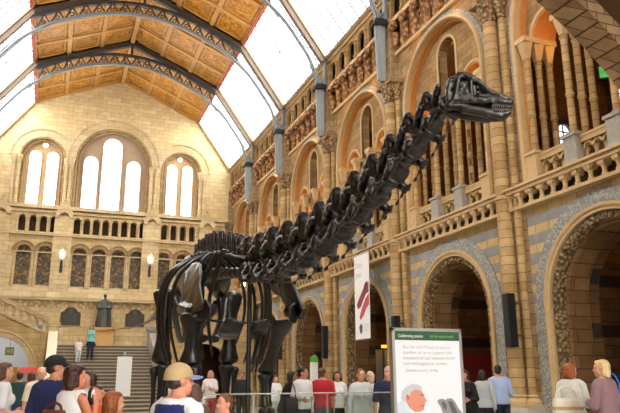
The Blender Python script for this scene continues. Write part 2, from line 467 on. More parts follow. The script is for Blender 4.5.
    for i in range(7):
        mb.lathe([(.11, 14.5), (.11, 14.6), (.075, 14.63), (.075, 15.12), (.12, 15.2), (.12, 15.26)], (WX - .14, -3 + i if 0 < i < 6 else (-2.92 if i == 0 else 2.92)), 8)
    add('clerestory_arcade', mb, M['wall'])
    mb = MB().box(WX + .12, WX + .2, -3, 3, 14.4, 15.7); add('clerestory_back', mb, M['deep'])  # dark sheet painted as the shade inside the small arches
    mb = MB(); mb.box(WX - .2, WX + .6, -3, 3, 15.64, 15.74); mb.box(WX - .26, WX + .6, -3, 3, 15.74, 15.84); add('cornice', mb, M['cream'], 30)
    # ground-floor bay and gallery behind
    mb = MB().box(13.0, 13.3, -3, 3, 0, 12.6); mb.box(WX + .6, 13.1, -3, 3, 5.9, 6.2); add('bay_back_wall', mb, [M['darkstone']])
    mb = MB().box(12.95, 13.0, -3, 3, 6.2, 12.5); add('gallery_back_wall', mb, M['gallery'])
    mb = MB().box(WX + .8, 13.1, -3, 3, 12.5, 12.7); add('gallery_ceiling', mb, M['wood'])
    return P
GW = []
bm0 = bay_mesh()
for o in bm0: o.location = (0, BAYS[0], 0)
for yb in BAYS[1:]:
    for o in bm0:
        c = o.copy(); COL.objects.link(c); c.parent = wr; c.location = (0, yb, 0)
# cross walls between the bays, each with a passage arch
cross = None
for i, y in enumerate(PY[:-1]):
    if cross is None:
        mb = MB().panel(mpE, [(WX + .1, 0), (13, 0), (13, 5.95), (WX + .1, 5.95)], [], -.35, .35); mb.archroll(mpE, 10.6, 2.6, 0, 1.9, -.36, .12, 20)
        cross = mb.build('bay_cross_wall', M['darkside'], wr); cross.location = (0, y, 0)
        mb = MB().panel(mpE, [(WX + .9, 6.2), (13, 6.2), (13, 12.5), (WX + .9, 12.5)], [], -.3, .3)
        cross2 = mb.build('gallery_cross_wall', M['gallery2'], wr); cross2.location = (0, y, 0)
    else:
        for c0 in (cross, cross2):
            c = c0.copy(); COL.objects.link(c); c.parent = wr; c.location = (0, y, 0)

for (x, y, z0, hw, zs) in ((11.75, 19.54, 8.55, .27, 10.7), (9.58, 13.54, 7.55, .24, 8.1), (11.9, 13.54, 8.6, .42, 9.6), (11.75, 25.54, 8.55, .27, 10.7), (11.75, 31.54, 8.55, .27, 10.7)):
    pn = MB().panel(mpE, archpoly(x, hw, z0, zs, 12), [], y - .05, y - .03)
    fr = MB(); fr.archring(mpE, x, zs, z0, hw - .03, hw + .12, y - .14, y, 14); fr.box(x - hw - .12, x + hw + .12, y - .14, y, z0 - .1, z0); fr.box(x - .015, x + .015, y - .08, y - .05, z0, zs + hw); fr.box(x - hw, x + hw, y - .08, y - .05, zs - .015, zs + .015)
    GW.append((fr, pn, (x, y)))
# ---- clustered piers
def make_pier():
    r = empty('clustered_pier')
    mb = MB(); mb.box(WX - .02, WX + .6, -.56, .56, 1.15, 14.4); mb.box(WX - .12, WX + .6, -.26, .26, 1.15, 11.9); mb.box(WX - .06, WX + .6, -.48, .48, 1.15, 11.9); mb.box(WX - .3, WX, -.3, .3, 12.05, 14.35); mb.build('pier_core', M['pier'], r)
    mb = MB(); mb.taper(WX - .6, WX + .6, -.76, .76, 0, WX - .6, WX + .6, -.76, .76, .82); mb.taper(WX - .6, WX + .6, -.76, .76, .82, WX - .5, WX + .6, -.66, .66, .92); mb.build('plinth', M['greyblock'], r, smooth=0)
    mb = MB(); mb.taper(WX - .5, WX + .6, -.64, .64, .92, WX - .5, WX + .6, -.64, .64, 1.0)
    for (x, u, rr) in ((WX - .23, 0, .19), (WX - .1, -.36, .095), (WX - .1, .36, .095)):
        mb.lathe([(rr + .09, 1.0), (rr + .1, 1.05), (rr + .08, 1.1), (rr + .02, 1.14), (rr + .05, 1.18), (rr, 1.22)], (x, u), 16)
    mb.build('pier_base', M['cream'], r)
    for (x, u, rr) in ((WX - .23, 0, .19), (WX - .1, -.36, .095), (WX - .1, .36, .095)):
        mb = MB(); mb.lathe([(rr, 1.2), (rr, 11.3)], (x, u), 20); mb.build('shaft', M['shaft'], r)
        mb = MB()
        for z in (6.12, 8.6) if rr < .2 else (6.12,): mb.lathe([(rr, z - .06), (rr + .05, z - .03), (rr + .03, z), (rr + .05, z + .04), (rr, z + .07)], (x, u), 20)
        mb.build('shaft_ring', M['cream'], r)
        mb = MB(); mb.lathe([(rr, 11.2), (rr + .04, 11.24), (rr + .01, 11.28), (rr + .05, 11.5), (rr + .16, 11.82), (rr + .18, 11.86)], (x, u), 20, .05, 6); mb.build('capital', M['capital'], r)
    mb = MB(); mb.box(WX - .5, WX + .3, -.56, .56, 11.86, 11.96); mb.box(WX - .46, WX + .3, -.52, .52, 11.96, 12.04); mb.build('abacus', M['pier'], r, smooth=0)
    return r
pier0 = make_pier()
for i, y in enumerate(PY):
    p = pier0 if i == 0 else copy_tree(pier0)
    p.location = (0, y, 0)
    tag(p, 'clustered banded stone pier along the right arcade, ' + ORD[i], 'column', 'piers of the right arcade', 'structure')

# ---- gallery balustrades, one per bay
def make_balustrade():
    r = empty('gallery_balustrade')
    for k, u in enumerate((-2.04, -.66, .66, 2.04)):
        mb = MB(); mb.taper(WX - .12, WX + .98, u - .27, u + .27, 6.3, WX - .06, WX + .98, u - .2, u + .2, 6.5); mb.box(WX - .06, WX + .98, u - .2, u + .2, 6.5, 7.05); mb.box(WX - .1, WX + .98, u - .24, u + .24, 7.05, 7.13)
        mb.build('pedestal', [M['greyblock']] if k % 3 else [M['cream']], r, smooth=0)
    mb = MB()
    for a, b in ((-1.84, -.88), (-.44, .44), (.88, 1.84)):
        mb.box(WX + .08, WX + .42, a - .06, b + .06, 6.86, 7.02); mb.box(WX + .06, WX + .44, a - .06, b + .06, 6.98, 7.04)
        n = 3; w = (b - a) / n
        for i in range(n): mb.archring(mpR, a + w * (i + .5), 6.72, 6.72, w * .34, w * .52, WX + .13, WX + .37, 8)
    mb.build('rail', M['cream'], r, smooth=30)
    MB().box(WX + .05, WX + .45, -2.22, 2.22, 6.28, 6.4).build('base_rail', M['cream'], r, smooth=0)
    base = None
    for a, b in ((-1.84, -.88), (-.44, .44), (.88, 1.84)):
        for i in range(4):
            u = a + (b - a) * i / 3
            if base is None:
                base = MB().lathe([(.06, 6.4), (.06, 6.44), (.045, 6.46), (.06, 6.55), (.05, 6.64), (.075, 6.7), (.075, 6.74)], (WX + .25, 0), 8).build('baluster', M['cream'], r)
                o = base
            else:
                o = base.copy(); COL.objects.link(o); o.parent = r
            o.location = (0, u, 0)
    return r
bal0 = make_balustrade()
for i, yb in enumerate(BAYS):
    b = bal0 if i == 0 else copy_tree(bal0)
    b.location = (0, yb, 0)
    tag(b, 'stone gallery balustrade in the upper arch ' + ORD[i], 'balustrade', 'gallery balustrades')

# ---- transverse bridge near the entrance (its underside cuts the upper corner)
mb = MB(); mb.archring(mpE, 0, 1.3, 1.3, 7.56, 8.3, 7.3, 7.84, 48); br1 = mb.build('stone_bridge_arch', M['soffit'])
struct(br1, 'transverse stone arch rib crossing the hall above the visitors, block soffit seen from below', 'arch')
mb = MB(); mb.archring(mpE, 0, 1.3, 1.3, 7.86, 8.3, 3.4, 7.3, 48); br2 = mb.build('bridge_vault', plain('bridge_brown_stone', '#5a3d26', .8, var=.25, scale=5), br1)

# ---- end wall
xw = -.1
we = empty('wall_end')
struct(we, 'cream terracotta end wall with three great arched windows above the staircase', 'wall')
ARC = [(-4.45 + xw, 1.36, 15.4), (xw - .05, 2.42, 15.45), (4.42 + xw, 1.36, 15.4)]
LOW = [-5.02, -3.78, -1.75, -.58, .6, 1.78, 3.5, 4.74]
holes = []
for (u, r, z) in ARC: holes.append(archpoly(u, r, 12.25, z, 28))
for u in LOW: holes.append(archpoly(u + xw, .42, 7.2, 9.25, 12))
mini = [-5.3 + .62 * i for i in range(4)] + [-2.05 + .585 * i for i in range(8)] + [3.45 + .62 * i for i in range(4)]
for u in mini: holes.append(archpoly(u + xw, .2, 10.55, 11.4, 8))
outer = [(-8.3, 0), (8.3, 0), (8.3, 15.95), (5.3, 19.25), (0, 21.55), (-5.3, 19.25), (-8.3, 15.95)]
MB().panel(mpE, outer, holes, YE, YE + .6).build('end_wall_face', M['end'], we)
MB().box(-8.3, 8.3, YE + .62, YE + .7, 10.3, 12.0).build('blind_arcade_back', M['shade'], we)  # shade inside the blind arches is painted by this dark backing
for (u, r, z) in ARC:
    mb = MB(); k_ = .012 if r > 2 else 0; mb.archring(mpE, u, z, z, r + .5, r + .62, YE - .1 - k_, YE + .05, 36); mb.archring(mpE, u, z, z, r + .02, r + .5, YE - .04 - k_, YE + .02, 36); mb.build('window_hood', M['endtrim'], we)
    mb = MB(); mb.archroll(mpE, u, z, 12.25, r - .02, YE + .05, .09, 36); mb.archring(mpE, u, z, 12.25, r - .18, r - .02, YE + .16, YE + .5, 36); mb.archroll(mpE, u, z, 12.25, r - .2, YE + .2, .07, 36); mb.build('window_moulding', M['endring'], we)
# colonnettes beside the big windows
for u in (-6.1, -5.95 + .12, -2.98, -2.72, 2.42, 2.68, 5.72, 5.98):
    mb = MB(); mb.lathe([(.16, 12.2), (.16, 12.4), (.11, 12.5), (.11, 14.9), (.15, 15.0), (.2, 15.3), (.2, 15.4)], (u + xw, YE - .08), 12); mb.build('colonnette', M['endtrim'], we)
# pilasters with gablets between the windows
for u in (-6.5, -2.85, 2.6, 6.3):
    w = .55
    mb = MB(); mb.box(u + xw - w, u + xw + w, YE - .16, YE + .1, 6.5, 11.6); mb.build('pilaster', M['end'], we)
    mb = MB(); mb.panel(mpE, [(u + xw - w, 11.5), (u + xw - .32, 11.5), (u + xw - .2, 11.75), (u + xw, 11.85), (u + xw + .2, 11.75), (u + xw + .32, 11.5), (u + xw + w, 11.5), (u + xw + w, 11.8), (u + xw, 12.6), (u + xw - w, 11.8)], [], YE - .26, YE + .05)
    mb.ball((u + xw, YE - .18, 12.65), .1, 8, 6); mb.build('gablet', M['endtrim'], we)
def courses(name, z0, z1, dpt, mat):
    mb = MB().box(-8, 8, YE - dpt, YE + .05, z0, z1); mb.build(name, mat, we, smooth=0)
courses('sill_course', 12.0, 12.25, .2, M['endtrim']); courses('arcade_rail', 10.3, 10.48, .22, M['endtrim']); courses('arcade_head', 11.75, 11.9, .12, M['endtrim'])
courses('lower_string', 6.3, 6.5, .3, M['endtrim']); courses('impost_string', 9.2, 9.28, .06, M['endtrim'])
mb = MB(); mb.taper(-8, 8, YE - .3, YE + .05, 6.5, -8, 8, YE - .02, YE + .05, 7.1); mb.build('sloping_sill', M['endtrim'], we, smooth=0)
courses('dentil_frieze', 5.85, 6.3, .03, carved('dentil_frieze', '#b89f6e', '#e8d6a8', 5.0, .5))
mb = MB()
for u in mini:
    for s in (-.3, .3): mb.lathe([(.075, 10.5), (.075, 10.58), (.05, 10.62), (.05, 11.3), (.08, 11.36), (.08, 11.44)], (u + xw + s, YE - .06), 8)
mb.build('blind_arcade_columns', M['endtrim'], we)
for u in LOW:
    mb = MB(); mb.archring(mpE, u + xw, 9.25, 9.25, .42, .58, YE - .05, YE + .2, 16); mb.archroll(mpE, u + xw, 9.25, 9.25, .64, YE - .03, .06, 16); mb.build('lower_window_arch', M['endring'], we)
    for s in (-.52, .52):
        mb = MB(); mb.lathe([(.11, 7.1), (.11, 7.22), (.075, 7.28), (.075, 9.0), (.12, 9.15), (.12, 9.22)], (u + xw + s, YE - .02), 10); mb.build('window_column', M['endtrim'], we)
# windows of the end wall
wn = [0]
def window(parts, label):
    wn[0] += 1
    w = empty('window_%d' % wn[0]); struct(w, label, 'window')
    for nm, mb, m in parts: mb.build(nm, m, w)
    return w
for fr, pn, y in GW:
    window([('window_frame', fr, M['irondark']), ('pane', pn, M['litpane'])], 'bright arched window at the back of the upper gallery, ' + {(9.58, 13.54): 'small one low between the column clusters', (11.75, 19.54): 'tall one left of the pier behind the skull', (11.9, 13.54): 'dark framed one cut by the picture edge', (11.75, 25.54): 'in the bay crossed by the neck', (11.75, 31.54): 'farthest along the gallery'}[y])
for k, (u, r, z) in enumerate(ARC):
    if k == 1:
        lan = [(u - 1.44, .44, 15.5), (u - .12, .60, 16.72), (u + 1.3, .44, 15.45)]; ocs = []
    else:
        u -= .05 if k == 2 else -.06; lan = [(u - .52, .34, 15.62), (u + .52, .34, 15.62)]; ocs = [(u, 16.38, .16)]
    hl = [archpoly(a, w, 12.3, zz, 14) for a, w, zz in lan] + [circpoly(a, zz, rr) for a, zz, rr in ocs]
    fr = MB().panel(mpE, archpoly(u, r - .15, 12.25, z, 28), hl, YE + .42, YE + .58)
    for a, w, zz in lan: fr.archroll(mpE, a, zz, 12.3, w + .05, YE + .41, .05, 14)
    gl = MB().box(u - r + .1, u + r - .1, YE + .59, YE + .61, 12.2, z + r - .1)
    window([('window_frame', fr, plain('window_tracery_%d' % k, '#c8aa80' if k != 1 else '#b39a80', .8, var=.12)), ('pane', gl, M['skyglass'])],
           ['twin-lancet arched window high on the end wall, beside the left skylights', 'tall triple-lancet arched window in the centre of the end wall', 'twin-lancet arched window high on the end wall, beside the right arcade'][k])
for k, u in enumerate(LOW):
    pa = MB().box(u + xw - .45, u + xw + .45, YE + .3, YE + .32, 7.15, 9.7)
    ld = MB()
    for zz in (7.7, 8.2, 8.7, 9.2): ld.box(u + xw - .42, u + xw + .42, YE + .27, YE + .3, zz, zz + .03)
    for xx in (-.14, .14): ld.box(u + xw + xx - .012, u + xw + xx + .012, YE + .27, YE + .3, 7.2, 9.6)
    ld.archroll(mpE, u + xw, 9.25, 9.25, .25, YE + .28, .03, 12)
    nth = ['first', 'second', 'third', 'fourth', 'fifth', 'sixth', 'seventh', 'eighth'][k]
    window([('pane', pa, M['stained']), ('leading', ld, M['irondark'])], 'arched stained-glass window in the lower row of the end wall, %s counting from the left skylights' % nth)
# ---- left and entrance walls close the hall behind the viewer
lw = MB().box(-8.4, -8.0, -6.5, 44.4, 0, 15.9).build('wall_left', M['wall']); struct(lw, 'buff stone wall along the left side of the hall', 'wall')
fw = MB().panel(mpE, outer, [archpoly(0, 2.4, .02, 8, 20), archpoly(-5, 1.2, 6, 12, 14), archpoly(5, 1.2, 6, 12, 14)], -6.5, -6.1).build('wall_front', M['endtrim']); struct(fw, 'entrance wall closing the hall behind the viewer', 'wall')

# ---- roof: boarded ceiling with painted panels, glass strips, trusses
ce = empty('ceiling'); struct(ce, 'gabled timber ceiling of gilded painted panels', 'ceiling')
XK, ZK, XE, ZR, ZEAVE = 5.3, 19.22, 7.72, 21.5, 15.82
sl = (ZR - ZK) / XK
RY = [-.16 + 6 * 0 - 6.0] + [1.84 + 6 * i for i in range(0, 8)]
def slope_pt(s, x, off=0.0):   # s = side, x = distance from ridge, off = below the boards
    nx, nz = sl / sqrt(1 + sl * sl), 1 / sqrt(1 + sl * sl)
    return (s * (x - off * nx), ZR - sl * x - off * nz)
def slope_box(mb, s, xa, xb, y0, y1, o0, o1):
    a = slope_pt(s, xa, o0); b = slope_pt(s, xb, o0); c = slope_pt(s, xb, o1); d = slope_pt(s, xa, o1)
    mb.add([(p[0], y, p[1]) for y in (y0, y1) for p in (a, b, c, d)], [(0, 1, 2, 3), (7, 6, 5, 4), (0, 4, 5, 1), (1, 5, 6, 2), (2, 6, 7, 3), (3, 7, 4, 0)])
for s in (-1, 1):
    mb = MB(); slope_box(mb, s, 0, XK, -6.5, 44.4, -.15, 0); mb.build('painted_boards', M['panel'], ce, smooth=0)
    for i in range(8):
        y0 = -4.16 + 6 * i if i else -6.4
        y1 = 1.84 + 6 * i
        mb = MB()
        for k in range(4):
            yy = y0 + (y1 - y0) * k / 3
            slope_box(mb, s, 0, XK, yy - (.16 if k in (0, 3) else .09), yy + (.16 if k in (0, 3) else .09), -.02, .13)
        for k in range(4):
            xx = XK * k / 3
            slope_box(mb, s, max(0, xx - .11), min(XK, xx + .11), y0, y1, -.02, .1)
        for k in range(3):
            xx = XK * (k + .5) / 3
            for j in range(3):
                ya = y0 + (y1 - y0) * j / 3 + .2; yb = y0 + (y1 - y0) * (j + 1) / 3 - .2
                slope_box(mb, s, XK * k / 3 + .2, XK * k / 3 + .27, ya, yb, -.02, .05); slope_box(mb, s, XK * (k + 1) / 3 - .27, XK * (k + 1) / 3 - .2, ya, yb, -.02, .05)
                slope_box(mb, s, XK * k / 3 + .2, XK * (k + 1) / 3 - .2, ya, ya + .07, -.02, .05); slope_box(mb, s, XK * k / 3 + .2, XK * (k + 1) / 3 - .2, yb - .07, yb, -.02, .05)
        mb.build('coffer_ribs', M['wood'], ce, smooth=0)
    mb = MB(); mb.box(s * XK - .09, s * XK + .09, -6.5, 44.2, ZK - .16, ZK + .05); mb.build('eaves_rail', M['woodred'], ce, smooth=0)
mb = MB(); mb.box(-.12, .12, -6.5, 44.2, ZR - .28, ZR); mb.build('ridge_beam', M['wood'], ce, smooth=0)
# skylights
SKYORD = ['above the entrance', 'over the bridge', 'next beyond the bridge', 'above the skull', 'above the shoulders', 'third before the end wall', 'second before the end wall', 'touching the end wall']
def gl_pt(s, t, off=0.0):
    dx, dz = XE - XK, ZEAVE - ZK; L = sqrt(dx * dx + dz * dz)
    nx, nz = -dz / L, dx / L
    return (s * (XK + dx * t - nx * off), ZK + dz * t - nz * off)
def gl_box(mb, s, ta, tb, y0, y1, o0, o1):
    a = gl_pt(s, ta, o0); b = gl_pt(s, tb, o0); c = gl_pt(s, tb, o1); d = gl_pt(s, ta, o1)
    mb.add([(p[0], y, p[1]) for y in (y0, y1) for p in (a, b, c, d)], [(0, 1, 2, 3), (7, 6, 5, 4), (0, 4, 5, 1), (1, 5, 6, 2), (2, 6, 7, 3), (3, 7, 4, 0)])
M['frame'] = plain('skylight_frame', '#a98f74', .6, var=.1)
M['rafter'] = plain('brown_rafter', '#7a6655', .6, var=.15)
M['bar'] = plain('skylight_glazing_bar', '#5c6063', .6, var=.1)
for s in (-1, 1):
    for i in range(8):
        y0, y1 = -4.16 + 6 * i, 1.84 + 6 * i
        if i == 0: y0 = -6.4
        fr = MB()
        for (a, b) in ((y0, y0 + .2), (y1 - .2, y1)): gl_box(fr, s, 0, 1, a, b, -.05, .1)
        gl_box(fr, s, 0, .03, y0, y1, -.05, .1); gl_box(fr, s, .97, 1, y0, y1, -.05, .1)
        bars = MB()
        for k in range(1, 8):
            yy = y0 + (y1 - y0) * k / 8; gl_box(bars, s, .02, .98, yy - .02, yy + .02, -.02, .05)
        vent = MB(); gl_box(vent, s, .35, .5, (y0 + y1) / 2 - .06, (y0 + y1) / 2 + .04, .02, .12); gl_box(vent, s, .5, .52, (y0 + y1) / 2 - .16, (y0 + y1) / 2 + .14, .02, .14)
        pane = MB(); gl_box(pane, s, 0, 1, y0, y1, -.03, -.01)
        side = 'left' if s < 0 else 'right'
        window([('skylight_frame', fr, M['frame']), ('glazing_bars', bars, M['bar']), ('vent_arm', vent, M['iron']), ('pane', pane, M['skyglass'])],
               'white skylight strip on the %s roof slope, %s' % (side, SKYORD[i]))
# trusses
def catmull(pts, n=6):
    out = []
    for i in range(len(pts) - 1):
        p0 = Vector(pts[max(i - 1, 0)]); p1 = Vector(pts[i]); p2 = Vector(pts[i + 1]); p3 = Vector(pts[min(i + 2, len(pts) - 1)])
        for k in range(n):
            t = k / n
            out.append(.5 * ((2 * p1) + (p2 - p0) * t + (2 * p0 - 5 * p1 + 4 * p2 - p3) * t * t + (3 * p1 - p0 - 3 * p2 + p3) * t ** 3))
    out.append(Vector(pts[-1])); return out
LOWC = [(7.34, 14.5), (6.95, 15.6), (6.45, 16.4), (5.6, 17.5), (4.5, 18.4), (3.6, 18.9), (2.3, 19.45), (1, 19.75), (0, 19.82)]
UPC = [(5.2, 18.72), (4.4, 19.12), (3.0, 19.82), (2.0, 20.12), (1.0, 20.34), (0, 20.4)]
def sym(pts): return [(x, z) for x, z in pts] + [(-x, z) for x, z in reversed(pts[:-1])]
def ribbon(mb, pts, h, t):
    P = [Vector((p[0], 0, p[1])) for p in pts]; rings = []
    for i, p in enumerate(P):
        d = (P[min(i + 1, len(P) - 1)] - P[max(i - 1, 0)]).normalized(); nrm = Vector((-d.z, 0, d.x))
        rings.append([p + nrm * a + Vector((0, b, 0)) for a, b in ((-h / 2, -t / 2), (h / 2, -t / 2), (h / 2, t / 2), (-h / 2, t / 2))])
    mb.loft(rings)
def make_truss():
    r = empty('roof_truss')
    lo = catmull([(x, z) if True else 0 for x, z in [Vector(p).to_tuple() for p in sym(LOWC)]], 6)
    up = catmull(sym(UPC), 6)
    mb = MB(); ribbon(mb, lo, .15, .12); ribbon(mb, lo, .05, .22); mb.build('arch_chord', M['iron'], r)
    mb = MB(); ribbon(mb, up, .16, .2); ribbon(mb, up, .05, .3); mb.build('upper_chord', M['irondark'], r)
    mb = MB()
    for s in (-1, 1):
        a = slope_pt(s, 0, .25); b = slope_pt(s, XK, .25); ribbon(mb, [a, b], .26, .28)
    mb.build('timber_rafter', M['irondark'], r)
    mb = MB()
    for s in (-1, 1):
        a = gl_pt(s, -.02, .2); b = gl_pt(s, 1.0, .2); ribbon(mb, [a, b], .26, .26); mb.build('glass_rafter', M['rafter'], r); mb = MB()

    # zig-zag web between the chords
    def at(c, x):
        best = min(c, key=lambda p: abs(p[0] - x)); 
        for i in range(len(c) - 1):
            x0, x1 = c[i][0], c[i + 1][0]
            if min(x0, x1) <= x <= max(x0, x1) and x0 != x1:
                t = (x - x0) / (x1 - x0); return c[i] + (c[i + 1] - c[i]) * t
        return best
    mb = MB(); N = 16; W = 5.05
    for i in range(N):
        xa = -W + 2 * W * i / N; xm = xa + W / N; xb = xa + 2 * W / N
        a = at(lo, xa); m = at(up, xm); b = at(lo, xb)
        ribbon(mb, [a, m], .07, .1); ribbon(mb, [m, b], .07, .1)
        cxy = (at(lo, xm) + m) / 2
        mb.archring(lambda u, d, v: (u, d, v), cxy[0], cxy[1] - .08, cxy[1] - .08, .07, .11, -.03, .03, 8)
        mb.archring(lambda u, d, v: (u, d, 2 * (cxy[1] - .08) - v), cxy[0], cxy[1] - .08, cxy[1] - .08, .07, .11, -.03, .03, 8)
    mb.build('lattice_web', M['irondark'], r)
    for s in (-1, 1):
        mb = MB()
        for k in range(1, 7):
            t = k / 7
            a = Vector(gl_pt(s, t, .2))
            q = min(lo, key=lambda p: (p - a).length); ribbon(mb, [a, q], .05, .05)
            a2 = Vector(gl_pt(s, min(1, t + .14), .2)); ribbon(mb, [q, a2], .04, .04)
        mb.build('spandrel_struts', M['iron'], r)
    mb = MB(); mb.box(-.07, .07, -.07, .07, 20.4, 21.3); mb.build('king_post', M['irondark'], r)
    for s in (-1, 1):
        mb = MB(); mb.taper(s * 7.44 - .08, s * 7.44 + .08, -.1, .1, 12.04, s * 7.42 - .13, s * 7.42 + .14, -.13, .13, 14.25)
        mb.taper(s * 7.3 - .06, s * 7.3 + .06, -.05, .05, 12.06, s * 7.26 - .08, s * 7.26 + .08, -.05, .05, 14.25); mb.build('iron_post', M['post'], r)
        mb = MB(); mb.box(s * 7.4 - .3, s * 7.4 + .3, -.24, .24, 14.25, 14.36); mb.box(s * 7.4 - .22, s * 7.4 + .22, -.2, .2, 14.36, 14.5); mb.build('post_cap', M['black'], r)
        mb = MB(); ribbon(mb, [(s * 7.15, 14.5), (s * 7.7, 14.95)], .08, .1); ribbon(mb, [(s * 7.65, 14.5), (s * 7.0, 15.2)], .06, .08); ribbon(mb, [(s * 7.62, 14.4), (s * 7.66, 15.95)], .12, .2); mb.build('cross_brace', M['iron'], r)
    return r
tr0 = make_truss()
for i, y in enumerate([1.84] + PY[:-1]):
    t = tr0 if i == 0 else copy_tree(tr0)
    t.location = (0, y, 0)
    tag(t, 'arched grey iron roof truss with lattice web, ' + (['over the entrance'] + ['springing from the pier ' + q for q in ORD])[i], 'roof truss', 'iron roof trusses')
# ------------------------------------------------------------------ the diplodocus skeleton
def bone_mat():
    m, nt, b = newmat('dark_cast_bone'); N = nt.nodes; L = nt.links
    g = N.new('ShaderNodeTexCoord')
    nz = N.new('ShaderNodeTexNoise'); nz.inputs['Scale'].default_value = 7; nz.inputs['Detail'].default_value = 6
    L.new(g.outputs['Object'], nz.inputs['Vector'])
    cr = N.new('ShaderNodeValToRGB'); cr.color_ramp.elements[0].position = .35; cr.color_ramp.elements[1].position = .72
    cr.color_ramp.elements[0].color = lin('#050506'); cr.color_ramp.elements[1].color = lin('#15161a')
    L.new(nz.outputs['Fac'], cr.inputs[0]); L.new(cr.outputs[0], b.inputs['Base Color'])
    b.inputs['Roughness'].default_value = .29; b.inputs['Coat Weight'].default_value = .2; b.inputs['Coat Roughness'].default_value = .22; b.inputs['Specular IOR Level'].default_value = .6
    bp = N.new('ShaderNodeBump'); bp.inputs['Strength'].default_value = .35; bp.inputs['Distance'].default_value = .02
    L.new(nz.outputs['Fac'], bp.inputs['Height']); L.new(bp.outputs['Normal'], b.inputs['Normal'])
    return m
M['bone'] = bone_mat()
dino = empty('dinosaur_skeleton', (0, 12.5, .45))
tag(dino, 'long-necked black dinosaur skeleton standing on its low plinth, skull raised towards the right arcade', 'dinosaur skeleton')
DO = Vector((0, 12.5, .45))
def dl(p): return Vector(p) - DO          # world -> skeleton
def place(o, p, fwd, up=(0, 0, 1), sc=(1, 1, 1)):
    f = Vector(fwd).normalized(); u = Vector(up); y = u.cross(f).normalized(); u = f.cross(y)
    m = Matrix.Identity(4)
    for i in range(3):
        m[i][0] = f[i] * sc[0]; m[i][1] = y[i] * sc[1]; m[i][2] = u[i] * sc[2]; m[i][3] = dl(p)[i]
    o.matrix_local = m
def proto_cervical():
    mb = MB(); c = mb.capsule
    mb.tube([(-.27, 0, .0), (-.24, 0, 0), (-.1, 0, 0), (.1, 0, 0), (.22, 0, .0), (.29, 0, 0)], [.11, .118, .072, .072, .1, .03], 12)
    mb.box(-.17, .12, -.05, .05, .02, .2)
    for s in (-1, 1):
        c((-.13, s * .04, .15), (-.04, s * .085, .285), .05, .044, 8)
        c((.08, s * .045, .12), (-.04, s * .085, .285), .026, .034, 8)
        c((.05, s * .06, .12), (.30, s * .105, .17), .04, .035, 8)
        c((-.05, s * .05, .15), (-.27, s * .10, .215), .04, .04, 8)
        c((-.04, s * .085, .285), (-.22, s * .1, .245), .036, .03, 8)
        c((-.06, s * .06, .02), (.06, s * .13, -.04), .036, .036, 8)
        c((.14, s * .07, -.03), (.12, s * .13, -.08), .034, .03, 8)
        c((.06, s * .13, -.04), (.12, s * .13, -.085), .03, .03, 8)
        c((.20, s * .13, -.085), (-.02, s * .13, -.095), .022, .02, 8)
        c((-.02, s * .13, -.095), (-.2, s * .125, -.14), .018, .007, 8)
    return remeshed(mb, 'cervical_vertebra', M['bone'], dino, .011, 2, lambda p: .02 * noise.noise(p * 13))
def proto_dorsal():
    mb = MB(); c = mb.capsule
    mb.tube([(-.16, 0, 0), (-.13, 0, 0), (0, 0, 0), (.13, 0, 0), (.17, 0, 0)], [.11, .14, .10, .13, .08], 12)
    mb.box(-.1, .1, -.06, .06, .05, .3)
    for s in (-1, 1):
        c((0, s * .05, .24), (-.02, s * .34, .36), .055, .045, 8)
        c((0, s * .1, .12), (-.02, s * .33, .35), .03, .03, 8)
        c((0, s * .03, .3), (-.07, s * .05, .78), .035, .042, 8)
        c((.08, s * .05, .26), (.19, s * .1, .3), .04, .035, 8)
        c((-.06, s * .05, .3), (-.2, s * .09, .33), .04, .035, 8)
        c((-.13, s * .07, .34), (-.08, s * .05, .6), .02, .022, 8)
    return remeshed(mb, 'dorsal_vertebra', M['bone'], dino, .015, 2, lambda p: .012 * noise.noise(p * 9))
def proto_caudal():
    mb = MB(); c = mb.capsule
    mb.tube([(-.15, 0, 0), (-.12, 0, 0), (0, 0, 0), (.12, 0, 0), (.15, 0, 0)], [.12, .15, .11, .15, .1], 12)
    mb.box(-.09, .07, -.045, .045, .05, .28)
    c((-.02, 0, .25), (-.1, 0, .74), .055, .045, 8); c((.05, 0, .2), (-.06, 0, .55), .03, .03, 8)
    for s in (-1, 1):
        c((0, s * .1, .02), (-.04, s * .42, .06), .07, .03, 8)
        c((.05, s * .04, .2), (.19, s * .06, .3), .035, .03, 8)
        c((-.08, s * .035, -.1), (-.16, 0, -.42), .03, .03, 8)
    c((-.16, 0, -.4), (-.3, 0, -.5), .03, .02, 8)
    return remeshed(mb, 'caudal_vertebra', M['bone'], dino, .016, 2)
def along(path, lens):
    """points and tangents at successive lengths along a polyline"""
    P = catmull([Vector(p) for p in path], 10); out = []; s = 0; acc = [0]
    for i in range(1, len(P)): acc.append(acc[-1] + (P[i] - P[i - 1]).length)
    def at(d):
        for i in range(1, len(P)):
            if acc[i] >= d: 
                t = (d - acc[i - 1]) / max(1e-6, acc[i] - acc[i - 1]); return P[i - 1].lerp(P[i], t), (P[i] - P[i - 1]).normalized()
        return P[-1], (P[-1] - P[-2]).normalized()
    for L in lens:
        out.append(at(s + L / 2) + (L,)); s += L
    return out, acc[-1]
NECK = [(.0, 4.45, 3.88), (0, 4.78, 3.76), (0, 5.19, 3.62), (0, 5.67, 3.47), (0, 6.39, 3.32), (0, 7.11, 3.21), (0, 8.15, 3.15), (0, 9.23, 3.19), (0, 10.1, 3.27), (0, 10.5, 3.33)]
n = 12
ln = [.26 + .034 * i if i < 10 else .58 for i in range(n)]
_, tot = along(NECK, [1])
ln = [x * tot / sum(ln) for x in ln]
pts, _ = along(NECK, ln)
cer = proto_cervical()
